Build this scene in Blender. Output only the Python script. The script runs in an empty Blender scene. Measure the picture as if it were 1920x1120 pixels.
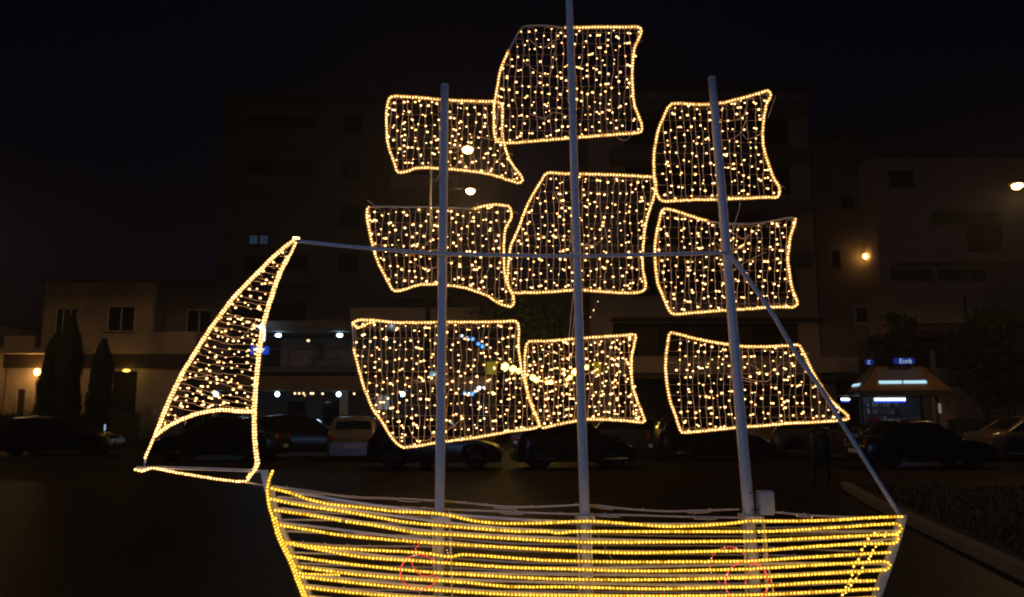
import bpy, bmesh, math, random
import numpy as np
from mathutils import Vector, Matrix
rnd = random.Random(7)
sc = bpy.context.scene
COL = sc.collection

# ------------------------------------------------------------------ camera
F = 1450.0                       # focal length in photo pixels (1920 wide)
HOR = 770.0                      # horizon row in the photo
EYE = 1.6
PITCH = math.atan((HOR - 560.0) / F)
CA, SA = math.cos(PITCH), math.sin(PITCH)
cam_d = bpy.data.cameras.new('camera'); cam = bpy.data.objects.new('camera', cam_d); COL.objects.link(cam)
cam.location = (0, 0, EYE); cam.rotation_euler = (math.pi / 2 + PITCH, 0, 0)
cam_d.sensor_width = 36; cam_d.lens = 36 * F / 1920
cam_d.clip_start = .05; cam_d.clip_end = 3000
cam_d.dof.use_dof = True; cam_d.dof.focus_distance = 6.15; cam_d.dof.aperture_fstop = 2.6
sc.camera = cam

# ------------------------------------------------------------------ world, moonlight, exposure
w = bpy.data.worlds.new('World'); sc.world = w; w.use_nodes = True
nt = w.node_tree; bg = nt.nodes['Background']
sky = nt.nodes.new('ShaderNodeTexSky'); sky.sky_type = 'NISHITA'; sky.sun_disc = False
sky.sun_elevation = math.radians(1); sky.sun_rotation = math.radians(170); sky.dust_density = .3
hsv = nt.nodes.new('ShaderNodeHueSaturation'); hsv.inputs['Saturation'].default_value = .9; hsv.inputs['Value'].default_value = .04
nt.links.new(sky.outputs[0], hsv.inputs['Color']); tint = nt.nodes.new('ShaderNodeVectorMath'); tint.operation = 'MULTIPLY'; tint.inputs[1].default_value = (.5, .4, 1.35)
nt.links.new(hsv.outputs[0], tint.inputs[0]); nt.links.new(tint.outputs[0], bg.inputs['Color'])
bg.inputs['Strength'].default_value = .05
sun_d = bpy.data.lights.new('moon', 'SUN'); sun_d.energy = .004; sun_d.color = (.7, .8, 1); sun_d.angle = math.radians(.5)
sun = bpy.data.objects.new('moon', sun_d); COL.objects.link(sun); sun.rotation_euler = (math.radians(50), 0, math.radians(-20))
vs = sc.view_settings; vs.view_transform = 'Standard'; vs.look = 'None'; vs.exposure = 0; vs.gamma = 1; vs.use_curve_mapping = False
cy = sc.cycles
cy.use_denoising = True; cy.sample_clamp_indirect = 2; cy.transparent_max_bounces = 24; cy.max_bounces = 5
cy.diffuse_bounces = 2; cy.glossy_bounces = 2; cy.use_light_tree = True
cy.caustics_reflective = False; cy.caustics_refractive = False
cy.pixel_filter_type = 'BLACKMAN_HARRIS'; cy.filter_width = 1.9

# ------------------------------------------------------------------ measuring help: where a line of sight meets the plane Y = d
def P(px, py, d):
    xc = (px - 960) / F; yc = (560 - py) / F
    k = d / (CA - yc * SA)
    return Vector((xc * k, d, EYE + (SA + yc * CA) * k))
def X(px, d, py=650): return P(px, py, d).x
def Z(py, d): return P(960, py, d).z

# ------------------------------------------------------------------ materials
def mat(name, color, rough=.6, metal=0., vary=0., scale=8., bump=0., spec=.5):
    m = bpy.data.materials.new(name); m.use_nodes = True
    t = m.node_tree; b = t.nodes['Principled BSDF']
    b.inputs['Base Color'].default_value = (*color, 1); b.inputs['Roughness'].default_value = rough
    b.inputs['Metallic'].default_value = metal; b.inputs['Specular IOR Level'].default_value = spec
    if vary or bump:
        tc = t.nodes.new('ShaderNodeTexCoord'); n = t.nodes.new('ShaderNodeTexNoise')
        n.inputs['Scale'].default_value = scale; n.inputs['Detail'].default_value = 6; n.inputs['Roughness'].default_value = .65
        t.links.new(tc.outputs['Object'], n.inputs['Vector'])
        if vary:
            r = t.nodes.new('ShaderNodeMapRange'); r.inputs[1].default_value = .3; r.inputs[2].default_value = .7
            r.inputs[3].default_value = 1 - vary; r.inputs[4].default_value = 1 + vary
            mx = t.nodes.new('ShaderNodeVectorMath'); mx.operation = 'SCALE'; mx.inputs[0].default_value = color
            t.links.new(n.outputs['Fac'], r.inputs[0]); t.links.new(r.outputs[0], mx.inputs['Scale'])
            t.links.new(mx.outputs[0], b.inputs['Base Color'])
        if bump:
            bp = t.nodes.new('ShaderNodeBump'); bp.inputs['Strength'].default_value = bump; bp.inputs['Distance'].default_value = .02
            t.links.new(n.outputs['Fac'], bp.inputs['Height']); t.links.new(bp.outputs[0], b.inputs['Normal'])
    return m
def emit(name, color, strength, sampling='AUTO'):
    m = bpy.data.materials.new(name); m.use_nodes = True; t = m.node_tree
    t.nodes.remove(t.nodes['Principled BSDF'])
    e = t.nodes.new('ShaderNodeEmission'); e.inputs[0].default_value = (*color, 1); e.inputs[1].default_value = strength
    t.links.new(e.outputs[0], t.nodes['Material Output'].inputs[0])
    m.cycles.emission_sampling = sampling
    return m
def glowing_plastic(name, color, strength, opacity):
    """translucent shell with emission of its own in place of light from the lamps inside"""
    m = bpy.data.materials.new(name); m.use_nodes = True; t = m.node_tree
    t.nodes.remove(t.nodes['Principled BSDF'])
    e = t.nodes.new('ShaderNodeEmission'); e.inputs[0].default_value = (*color, 1); e.inputs[1].default_value = strength
    tr = t.nodes.new('ShaderNodeBsdfTransparent'); mx = t.nodes.new('ShaderNodeMixShader'); mx.inputs[0].default_value = opacity
    t.links.new(tr.outputs[0], mx.inputs[1]); t.links.new(e.outputs[0], mx.inputs[2])
    t.links.new(mx.outputs[0], t.nodes['Material Output'].inputs[0])
    m.cycles.emission_sampling = 'NONE'
    return m
def lamp_shade(name, color, strength, col2, s2):
    return emit(name, color, strength)

M = dict(
    steel=mat('painted_steel', (.55, .56, .58), .42, .0, .12, 30, .05),
    rail=mat('galvanised_steel', (.58, .57, .57), .38, .25, .15, 40, .05),
    box=mat('grey_plastic_box', (.42, .44, .46), .5, 0, .05, 20),
    tie=mat('black_plastic', (.02, .02, .02), .5),
    wire=mat('clear_flex_cable', (.9, .65, .4), .5),
    frame=mat('thin_steel_wire', (.45, .42, .4), .4, .3),
    unlit=mat('unlit_rope_light_pvc', (.6, .5, .36), .35),
    sail_bead=emit('warm_rope_lamp', (1, .6, .23), 7),
    sail_tube=glowing_plastic('warm_rope_pvc', (1, .41, .055), .72, .45),
    dim_bead=emit('dim_rope_lamp', (1, .5, .18), .35),
    bulb=emit('warm_white_bulb', (1, .56, .21), 11),
    cap=glowing_plastic('amber_bulb_halo', (1, .4, .05), .6, .42),  # made-up shell whose emission paints the orange halo round each bulb
    hull_bead=emit('yellow_rope_lamp', (1, .6, .07), 4),
    hull_tube=glowing_plastic('yellow_rope_pvc', (1, .4, .003), .62, .45),
    red_bead=emit('red_rope_lamp', (1, .07, .04), 1.5),
    pale_bead=emit('pale_red_lamp', (1, .4, .2), 1.8),
    red_tube=glowing_plastic('red_rope_pvc', (1, .03, .01), .22, .3),
    plaster=mat('old_cream_plaster', (.56, .45, .32), .9, 0, .38, .55, .3),
    plaster2=mat('grey_brown_plaster', (.24, .19, .155), .9, 0, .18, .6, .3),
    plaster3=mat('pale_render', (.5, .4, .33), .9, 0, .15, .5, .3),
    concrete=mat('weathered_concrete', (.12, .105, .09), .9, 0, .25, 1.2, .4),
    darkwood=mat('dark_brown_timber', (.06, .04, .025), .6, 0, .2, 5, .2),
    whitepaint=mat('white_window_paint', (.7, .68, .64), .5, 0, .05, 5),
    glass=mat('dark_window_glass', (.012, .014, .018), .08),
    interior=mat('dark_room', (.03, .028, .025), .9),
    awning=mat('brown_awning_canvas', (.16, .12, .09), .85, 0, .15, 3, .1),
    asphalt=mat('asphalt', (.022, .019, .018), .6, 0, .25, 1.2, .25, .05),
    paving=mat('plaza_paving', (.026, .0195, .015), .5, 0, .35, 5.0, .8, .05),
    kerb=mat('kerb_stone', (.17, .145, .12), .8, 0, .2, 6, .3),
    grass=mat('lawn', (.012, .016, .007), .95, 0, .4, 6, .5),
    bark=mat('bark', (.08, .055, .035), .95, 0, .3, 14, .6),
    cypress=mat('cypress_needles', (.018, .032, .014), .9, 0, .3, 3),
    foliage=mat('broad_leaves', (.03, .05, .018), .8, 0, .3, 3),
    tyre=mat('tyre_rubber', (.02, .02, .02), .85),
    rim=mat('alloy_rim', (.06, .06, .065), .55, .4),
    carglass=mat('car_glass', (.01, .012, .014), .05),
    plate=mat('number_plate', (.6, .6, .6), .5),
    redlens=mat('red_lens', (.3, .02, .015), .2), clearlens=mat('clear_lens', (.5, .5, .5), .15),
    lamp_metal=mat('lamp_pole_paint', (.03, .034, .034), .5, .3),
    kiosk=mat('kiosk_tan_canopy', (.22, .12, .05), .6, 0, .1, 3),
    kiosk_dark=mat('kiosk_dark_metal', (.05, .05, .055), .5, .3),
    sodium=emit('sodium_lamp', (1, .5, .11), 42), sodium_small=emit('sodium_wall_lamp', (1, .5, .1), 20),
    amber=emit('amber_bulkhead', (1, .6, .12), 2.2),
    led=emit('white_led', (.42, .72, 1), 16), glint_glow=emit('bluish_glint', (.4, .65, 1), .7),
    tube=emit('fluorescent_tube', (.72, .9, 1), 3.0), tubeblue=emit('blue_neon', (.02, .08, 1), 1.0),
    strip=emit('pale_cyan_strip', (.5, .85, 1), 1.0),
    blue=emit('blue_sign_face', (.01, .03, .28), .55), brightblue=emit('bright_blue_sign', (.02, .09, .8), .55),
    cyan=emit('cyan_sign_face', (.12, .42, .5), .8), letter=emit('sign_letter', (.55, .8, 1), .75),
    white_letter=emit('white_letter', (.8, .95, 1), 1.8),
    yellow=emit('yellow_street_bulb', (1, .62, .1), 11), yellowpanel=emit('yellow_lantern_face', (.55, .42, .015), .35),
    bluebulb=emit('blue_bulb', (.05, .3, 1), 3.2), whitebulb=emit('small_white_bulb', (.8, .9, 1), 3),
    warmbulb=emit('small_warm_bulb', (1, .7, .35), 3), litpane=emit('tv_lit_pane', (.016, .03, .055), .8),
    litdoor=emit('lit_shop_door', (.5, .43, .36), .35), litdoor2=emit('lit_shop_door_cool', (.22, .36, .42), .4),
    skylight=mat('frosted_panel', (.2, .2, .21), .4),
)

# ------------------------------------------------------------------ object help
def tag(o, label=None, cat=None, group=None, kind=None):
    if label: o['label'] = label
    if cat: o['category'] = cat
    if group: o['group'] = group
    if kind: o['kind'] = kind
    return o
def empty(name, loc=(0, 0, 0), rz=0, parent=None):
    o = bpy.data.objects.new(name, None); COL.objects.link(o); o.location = loc; o.rotation_euler = (0, 0, rz)
    o.empty_display_size = .1
    if parent: o.parent = parent
    return o
class MB:
    def __init__(s): s.v = []; s.f = []; s.m = []; s.mi = 0
    def add(s, vs_, fs, mi=None):
        n = len(s.v); s.v += [tuple(v) for v in vs_]; s.f += [tuple(i + n for i in f) for f in fs]
        s.m += [s.mi if mi is None else mi] * len(fs); return s
    def box(s, x0, x1, y0, y1, z0, z1, mi=None):
        v = [(x, y, z) for x in (x0, x1) for y in (y0, y1) for z in (z0, z1)]
        return s.add(v, [(0, 1, 3, 2), (4, 6, 7, 5), (0, 4, 5, 1), (2, 3, 7, 6), (0, 2, 6, 4), (1, 5, 7, 3)], mi)
    def tube(s, pts, r, n=6, mi=None, cap=True, closed=False):
        pts = [Vector(p) for p in pts]; N = len(pts)
        rr = r if isinstance(r, (list, tuple)) else [r] * N
        up = None; vv = []
        for i, p in enumerate(pts):
            if closed: t = pts[(i + 1) % N] - pts[i - 1]
            else: t = pts[min(i + 1, N - 1)] - pts[max(i - 1, 0)]
            t = t.normalized() if t.length > 1e-9 else Vector((0, 0, 1))
            if up is None:
                up = Vector((0, 1, 0)) if abs(t.y) < .9 else Vector((1, 0, 0))
            up = (up - t * up.dot(t)).normalized(); q = t.cross(up)
            for k in range(n):
                a = 2 * math.pi * k / n
                vv.append(p + (up * math.cos(a) + q * math.sin(a)) * rr[i])
        ff = []
        for i in range(N if closed else N - 1):
            j = (i + 1) % N
            for k in range(n):
                ff.append((i * n + k, i * n + (k + 1) % n, j * n + (k + 1) % n, j * n + k))
        if cap and not closed:
            ff.append(tuple(range(n))[::-1]); ff.append(tuple((N - 1) * n + k for k in range(n)))
        return s.add(vv, ff, mi)
    def blobs(s, pts, r, mi=None, sub=1, squash=(1, 1, 1)):
        V, Fc = ICO[sub]
        for i, p in enumerate(pts):
            ri = r[i] if isinstance(r, (list, tuple)) else r
            s.add([(p[0] + v[0] * ri * squash[0], p[1] + v[1] * ri * squash[1], p[2] + v[2] * ri * squash[2]) for v in V], Fc, mi)
        return s
    def build(s, name, mats, parent=None, smooth=False, loc=None):
        me = bpy.data.meshes.new(name); me.from_pydata(s.v, [], s.f)
        for m_ in (mats if isinstance(mats, (list, tuple)) else [mats]): me.materials.append(m_)
        if len(set(s.m)) > 1 or (s.m and s.m[0]): me.polygons.foreach_set('material_index', s.m)
        if smooth: me.polygons.foreach_set('use_smooth', [True] * len(me.polygons))
        me.update()
        o = bpy.data.objects.new(name, me); COL.objects.link(o)
        if parent: o.parent = parent
        if loc is not None: o.location = loc
        return o
def _ico(sub):
    b = bmesh.new(); bmesh.ops.create_icosphere(b, subdivisions=sub, radius=1)
    V = [tuple(v.co) for v in b.verts]; Fc = [tuple(v.index for v in f.verts) for f in b.faces]; b.free(); return V, Fc
ICO = {1: _ico(1), 2: _ico(2), 3: _ico(3)}
def copy_tree(o, parent=None):
    c = o.copy(); COL.objects.link(c); c.parent = parent
    for ch in list(o.children): copy_tree(ch, c)
    return c
def point(name, loc, energy, color, r=.1, parent=None):
    l = bpy.data.lights.new(name, 'POINT'); l.energy = energy; l.color = color; l.shadow_soft_size = r
    o = bpy.data.objects.new(name, l); COL.objects.link(o); o.location = loc
    if parent: o.parent = parent
    return o
def text(name, body, size, m, parent, loc, rz=0, ext=.004):
    c = bpy.data.curves.new(name, 'FONT'); c.body = body; c.size = size; c.extrude = ext
    c.align_x = 'CENTER'; c.align_y = 'CENTER'; c.materials.append(m)
    o = bpy.data.objects.new(name, c); COL.objects.link(o); o.parent = parent
    bpy.context.view_layer.update()
    me = bpy.data.meshes.new_from_object(o.evaluated_get(bpy.context.evaluated_depsgraph_get())); bpy.data.objects.remove(o)
    o = bpy.data.objects.new(name, me); COL.objects.link(o); o.parent = parent
    o.location = loc; o.rotation_euler = (math.pi / 2, 0, rz); return o

def resample(pts, step, closed=False):
    """smooth line through pixel points, then points at an even step"""
    p = [np.array(q, float) for q in pts]; n = len(p); out = []
    segs = n if closed else n - 1
    for i in range(segs):
        p1, p2 = p[i], p[(i + 1) % n]
        p0 = p[i - 1] if (closed or i > 0) else p1; p3 = p[(i + 2) % n] if (closed or i + 2 < n) else p2
        L = np.linalg.norm(p2 - p1)
        # centripetal-ish: limit the tangents of unequal neighbours
        m1 = (p2 - p0) / 2; m2 = (p3 - p1) / 2
        for m_ in (m1, m2):
            k = np.linalg.norm(m_)
            if k > L: m_ *= L / k
        for s in range(8):
            t = s / 8.
            out.append((2*t**3 - 3*t**2 + 1) * p1 + (t**3 - 2*t**2 + t) * m1 + (-2*t**3 + 3*t**2) * p2 + (t**3 - t**2) * m2)
    out.append(p[0] if closed else p[-1])
    out = np.array(out); d = np.r_[0, np.cumsum(np.linalg.norm(np.diff(out, axis=0), axis=1))]
    k = max(2, int(round(d[-1] / step))); s = np.linspace(0, d[-1], k + 1)
    res = np.stack([np.interp(s, d, out[:, j]) for j in range(out.shape[1])], 1)
    return res[:-1] if closed else res

# ------------------------------------------------------------------ ground
def sheet(name, x0, x1, y0, y1, z, m, n=1):
    mb = MB(); mb.add([(x0, y0, z), (x1, y0, z), (x1, y1, z), (x0, y1, z)], [(0, 1, 2, 3)])
    return tag(mb.build(name, m), kind='structure')
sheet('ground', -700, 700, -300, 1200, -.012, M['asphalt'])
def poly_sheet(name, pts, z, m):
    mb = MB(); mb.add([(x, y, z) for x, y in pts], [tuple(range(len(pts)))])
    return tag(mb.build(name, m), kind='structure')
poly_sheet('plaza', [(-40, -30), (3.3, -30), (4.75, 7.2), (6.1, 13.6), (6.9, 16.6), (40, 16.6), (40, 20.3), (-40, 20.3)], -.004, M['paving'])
kb = MB()
kpts = [(3.3, -30), (4.75, 7.2), (6.1, 13.6), (6.9, 16.6)]
for (a, b), (c, d) in zip(kpts[:-1], kpts[1:]):
    n = max(1, int(math.hypot(c - a, d - b) / 1.0))
    for i in range(n):
        t0, t1 = i / n, (i + 1) / n - .008 / math.hypot(c - a, d - b)
        p0 = Vector((a + (c - a) * t0, b + (d - b) * t0, 0)); p1 = Vector((a + (c - a) * t1, b + (d - b) * t1, 0))
        q = (p1 - p0).normalized().cross(Vector((0, 0, 1))) * .16; h = Vector((0, 0, .12)); z0 = Vector((0, 0, -.01))
        vv = [p0 + z0, p1 + z0, p1 + q + z0, p0 + q + z0, p0 + h, p1 + h, p1 + q + h, p0 + q + h]
        kb = MB(); kb.add(vv, [(3, 2, 1, 0), (4, 5, 6, 7), (0, 1, 5, 4), (1, 2, 6, 5), (2, 3, 7, 6), (3, 0, 4, 7)])
        if p1.y > 2.0:
            o = kb.build('kerb_stone', M['kerb'])
            if 'kerb_root' not in globals():
                kerb_root = empty('kerb', (5, 8, 0)); tag(kerb_root, kind='structure')
            o.parent = kerb_root; o.matrix_parent_inverse = Matrix.Translation((-5, -8, 0))
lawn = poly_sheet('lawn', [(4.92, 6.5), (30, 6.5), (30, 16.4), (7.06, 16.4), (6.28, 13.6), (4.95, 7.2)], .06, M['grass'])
gb = MB()
for i in range(9000):
    y = rnd.uniform(6.5, 16.3); xl = 5.15 + (y - 7.2) * .22
    x = xl + rnd.random() ** 1.3 * 9; h = rnd.uniform(.03, .08); a = rnd.uniform(0, 6.28); dx, dy = math.cos(a) * .012, math.sin(a) * .012
    gb.add([(x - dx, y - dy, .06), (x + dx, y + dy, .06), (x + rnd.uniform(-.03, .03), y + rnd.uniform(-.03, .03), .06 + h)], [(0, 1, 2)])
tag(gb.build('grass', M['grass']), 'short dark grass growing inside the kerb right of the ship', 'grass', kind='stuff')

# ------------------------------------------------------------------ the illuminated ship
ship = empty('ship_light_display', (0, 6.15, 0))
tag(ship, 'three-masted sailing ship outlined in glowing rope lights on the dark plaza', 'light display')
INV = Matrix.Translation((0, -6.15, 0))
def sp(o, parent=None):           # hang a mesh built in world space under the ship or one of its parts
    o.parent = parent or ship
    o.matrix_parent_inverse = INV if parent is None else INV
    return o
def spart(mb, name, mats, smooth=True):
    o = mb.build(name, mats, None, smooth); o.parent = ship; o.matrix_parent_inverse = INV; return o
def ssub(mb, name, mats, part, smooth=True):
    o = mb.build(name, mats, None, smooth); o.parent = part; return o   # the part's own matrix is the identity in world space

YM = 6.15                        # masts
YS = 6.23                        # sails, lashed behind the masts
px = 6.15 / F                    # one photo pixel at the ship, in metres

def mast(p0, p1, r0, r1, label):
    mb = MB(); a = P(*p0, YM); b = P(*p1, YM)
    if b.z < 0: b = a + (b - a) * (a.z / (a.z - b.z))
    pts = [a.lerp(b, t / 12) for t in range(13)]
    mb.tube(pts, [r0 + (r1 - r0) * t / 12 for t in range(13)], 20)
    o = spart(mb, 'mast', M['steel']); o['label'] = label
    # flat cap and foot flange
    c = MB(); c.tube([a + Vector((0, 0, .002)), a + Vector((0, 0, .008))], r0 * 1.04, 20); ssub(c, 'cap', M['steel'], o, False)
    c = MB(); c.tube([Vector((b.x, b.y, .0)), Vector((b.x, b.y, .02))], r1 * 2.1, 20); ssub(c, 'foot_plate', M['rail'], o, False)
    return o
m1 = mast((834, 161), (822, 1155), 8.0 * px, 9.6 * px, 'left mast, shortest of the three and upright')
m2 = mast((1064.5, -95), (1102, 1155), 6.8 * px, 9.8 * px, 'tall middle mast running out of the top of the picture')
m3 = mast((1335, 147), (1420, 1155), 7.6 * px, 11 * px, 'right mast leaning, carrying the grey junction box')

def at_px(pts, y): return [P(a, b, y if not callable(y) else y(a, b)) for a, b in pts]

for m_, rows in ((m1, (190, 317, 392, 534, 606, 829)), (m2, (52, 259, 326, 545, 636, 790)), (m3, (193, 373, 419, 580, 648, 801))):
    a = m_.data.vertices[0].co.copy()
    for py_ in rows:
        t0 = {m1: ((834, 161), (822, 1155)), m2: ((1064.5, -95), (1102, 1155)), m3: ((1335, 147), (1420, 1155))}[m_]
        fx = t0[0][0] + (t0[1][0] - t0[0][0]) * (py_ - t0[0][1]) / (t0[1][1] - t0[0][1]); p_ = P(fx, py_, YM); rr_ = 10.2 * px * (.86 if m_ is m2 and py_ < 400 else 1)
        c = MB(); c.tube([p_ + Vector((rr_ * math.cos(k / 16 * 6.2832), rr_ * math.sin(k / 16 * 6.2832), 0)) for k in range(16)], .7 * px, 5, closed=True)
        c.box(p_.x - rr_ * .5, p_.x + rr_ * .5, YM + rr_ * .7, YM + rr_ * .7 + .05, p_.z - .012, p_.z + .012)
        ssub(c, 'clamp', M['rail'], m_)
# long curved yard and the stay that falls to the stern
mb = MB(); mb.tube(at_px(resample([(556, 452), (640, 461), (740, 470), (833, 476), (960, 479), (1085, 480.5), (1200, 478), (1366, 474)], 12), 6.06), 3.6 * px, 10)
spart(mb, 'yard', M['steel'])
mb = MB(); mb.tube(at_px(resample([(1366, 474), (1441, 577), (1489, 657), (1550, 746), (1586, 806), (1687, 966)], 14), lambda a, b: 6.06), [4.4 * px] * 200 if False else 4.3 * px, 10)
spart(mb, 'stay', M['steel'])

def rope(pts_px, y, closed, bead_step, br, tr, mats, dark=(), jitter=.25, bead_stretch=1.0, name='rope_light', part=None, gap_every=0):
    """a rope light: translucent hose with a row of lamps in it; where it has failed it stays an unlit hose"""
    line = resample(pts_px, bead_step, closed); n = len(line)
    isdark = [any(x0 <= q[0] <= x1 and y0 <= q[1] <= y1 for x0, y0, x1, y1 in dark) for q in line]
    W = [P(q[0] + rnd.gauss(0, jitter), q[1] + rnd.gauss(0, jitter), y(q[0], q[1]) if callable(y) else y) for q in line]
    mb = MB()
    # tube in runs
    run = []
    def flush(run, d):
        if len(run) > 1: mb.tube(run, tr * (.55 if d else 1), 6, mi=(2 if d else 1))
    for i in range(n + (1 if closed else 0)):
        j = i % n
        if run and isdark[j] != curd:
            run.append(W[j]); flush(run, curd); run = [W[j]]; curd = isdark[j]
        else:
            if not run: curd = isdark[j]
            run.append(W[j])
    flush(run, curd)
    lit = [W[i] for i in range(n) if not isdark[i]]
    rad = [br * rnd.choice((.82, .95, 1, 1, 1.12)) for _ in lit]
    if name == 'rope_light' and n > 60:
        rad = [q_ * (.55 if rnd.random() < .03 else 1) for q_ in rad]
    mb.blobs(lit, rad, mi=0, sub=1, squash=(1, 1, 1))
    return mb

def inside(poly, x, y):
    c = False; n = len(poly); j = n - 1
    for i in range(n):
        xi, yi = poly[i]; xj, yj = poly[j]
        if (yi > y) != (yj > y) and x < (xj - xi) * (y - yi) / (yj - yi) + xi: c = not c
        j = i
    return c
def spans(poly, c, horiz, slope=0.):
    """where the line x = c (or y = c + slope*x) crosses the polygon"""
    out = []; n = len(poly)
    for i in range(n):
        (x0, y0), (x1, y1) = poly[i], poly[(i + 1) % n]
        if horiz: a0, a1 = y0 - slope * x0 - c, y1 - slope * x1 - c
        else: a0, a1 = x0 - slope * y0 - c, x1 - slope * y1 - c
        if (a0 > 0) != (a1 > 0):
            t = a0 / (a0 - a1); out.append((x0 + (x1 - x0) * t) if horiz else (y0 + (y1 - y0) * t))
    out.sort(); return list(zip(out[::2], out[1::2]))

def sail(outline, label, dark=(), fill=None, horiz=False, spacing=11.6, slope=0., step=21.5, density=1., seed=1, extra=()):
    r = random.Random(seed)
    line = [tuple(q) for q in resample(outline, 5, True)]
    poly = [tuple(q) for q in resample(fill, 5, True)] if fill else line
    xs = [p[0] for p in poly]; ys = [p[1] for p in poly]
    cx, cy_ = sum(xs) / len(xs), sum(ys) / len(ys); hw = (max(xs) - min(xs)) / 2; hh = (max(ys) - min(ys)) / 2
    def depth(a, b): return YS + .05 * (1 - min(1, ((a - cx) / hw) ** 2)) + .012 * math.sin(b * .05)
    # thin bent steel outline the rope is tied to
    mb = MB(); mb.tube([P(q[0], q[1] + 1.2, depth(*q) + .012) for q in line], 1.1 * px, 5, closed=True)
    o = spart(mb, 'sail', M['frame']); o['label'] = label
    rp = rope(outline, depth, True, 5.7, 1.8 * px, 3.4 * px, None, dark)
    ssub(rp, 'rope_light', [M['sail_bead'], M['sail_tube'], M['unlit']], o)
    for e in extra:
        ssub(rope(e, lambda a, b: depth(a, b) - .02, False, 5.7, 1.8 * px, 3.4 * px, None), 'rope_light', [M['sail_bead'], M['sail_tube'], M['unlit']], o)
    # horizontal support wires
    lo, hi = (min(ys), max(ys)) if not horiz else (min(xs), max(xs))
    if not horiz:
        c = lo + 14
        while c < hi - 8:
            for a, b in spans(poly, c, True):
                mbw = MB(); mbw.tube([P(a + (b - a) * t / 8, c + .6 * math.sin(t * 2), depth(a + (b - a) * t / 8, c) + .01) for t in range(9)], .27 * px, 4)
                ssub(mbw, 'support_wire', M['wire'], o)
            c += 20.5 + r.uniform(-1.2, 1.2)
    # strings of bulbs, up and down across the frame
    lo, hi = (min(xs), max(xs)) if not horiz else (min(y - slope * x for x, y in poly), max(y - slope * x for x, y in poly))
    c = lo + spacing * .55; k = 0
    while c < hi - spacing * .3:
        for a, b in spans(poly, c, horiz, slope):
            if b - a < 14: continue
            a2, b2 = a + 5, b - 5; L = b2 - a2; n = max(3, int(L / 9)); ph = r.uniform(0, 6.28); wob = r.uniform(.8, 2.6) * (1.9 if horiz else 1.15); f2 = r.uniform(.02, .06)
            pts = []
            for i in range(n + 1):
                t = a2 + L * i / n; off = wob * math.sin(ph + t * f2) + r.gauss(0, .7)
                q = (t, c + slope * t + off) if horiz else (c + slope * t + off, t)
                pts.append(q)
            # the string turns round to its neighbour at alternate ends
            e = pts[-1] if k % 2 == 0 else pts[0]; sgn = 1 if k % 2 == 0 else -1
            loop = [(e[0] + (spacing * .5 if not horiz else 3 * sgn), e[1] + (2.5 * sgn if not horiz else spacing * .5)),
                    (e[0] + (spacing if not horiz else 0), e[1] + (-1 * sgn if not horiz else spacing))]
            pts = pts + loop if k % 2 == 0 else loop[::-1] + pts
            mb = MB(); D3 = lambda q: P(q[0], q[1], depth(*q))
            mb.tube([D3(q) for q in pts], (.55 if horiz else .72) * px, 4, mi=0)
            t = a2 + r.uniform(0, step * .6); B = []; R = []
            while t < b2 + 3:
                i = min(n - 1, max(0, int((t - a2) / L * n)))
                base = pts[i + (0 if k % 2 == 0 else 2)]
                q = [base[0], base[1]]
                if horiz: q[0] = t + r.gauss(0, 2); q[1] += r.uniform(-7.5, 7.5)
                else: q[1] = t + r.gauss(0, 2); q[0] += r.uniform(-6.5, 6.5)
                if inside(poly, q[0], q[1]) and r.random() < density:
                    B.append(P(q[0], q[1], depth(*q) - r.uniform(-.01, .03))); R.append(1.5 * px * r.choice((.62, .8, .95, 1, 1.08, 1.3)))
                    if r.random() < .1:
                        q2 = (q[0] + r.uniform(3, 6), q[1] + r.uniform(-3, 3)); B.append(P(*q2, depth(*q))); R.append(1.7 * px)
                t += step * r.uniform(.55, 1.35)
            for b_, r_ in zip(B, R):
                mb.blobs([b_], r_, mi=1, sub=1, squash=(1.28, 1, .95))
                mb.blobs([(b_[0] - r_ * .3, b_[1], b_[2] + r_ * .25)], r_ * 1.75, mi=2, sub=1, squash=(1.15, 1, .95))  # outer shell drawn as the halo of the bulb
            ssub(mb, 'light_string', [M['wire'], M['bulb'], M['cap']], o)
        c += spacing * r.uniform(.86, 1.14); k += 1
    # slack spare flex tucked behind the sail
    for _ in range(3):
        x0 = r.uniform(min(xs) + 20, max(xs) - 70); y0 = r.uniform(min(ys) + 20, max(ys) - 40)
        pl = [(x0, y0), (x0 + r.uniform(10, 30), y0 + r.uniform(5, 30)), (x0 + r.uniform(35, 55), y0 + r.uniform(-5, 30)), (x0 + r.uniform(55, 90), y0 + r.uniform(-20, 10))]
        pl = [q for q in resample(pl, 6) if inside(poly, q[0], q[1])]
        if len(pl) > 2:
            mb = MB(); mb.tube([P(q[0], q[1], depth(*q) + .03) for q in pl], .75 * px, 4); ssub(mb, 'spare_flex', M['wire'], o)
    return o

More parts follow.
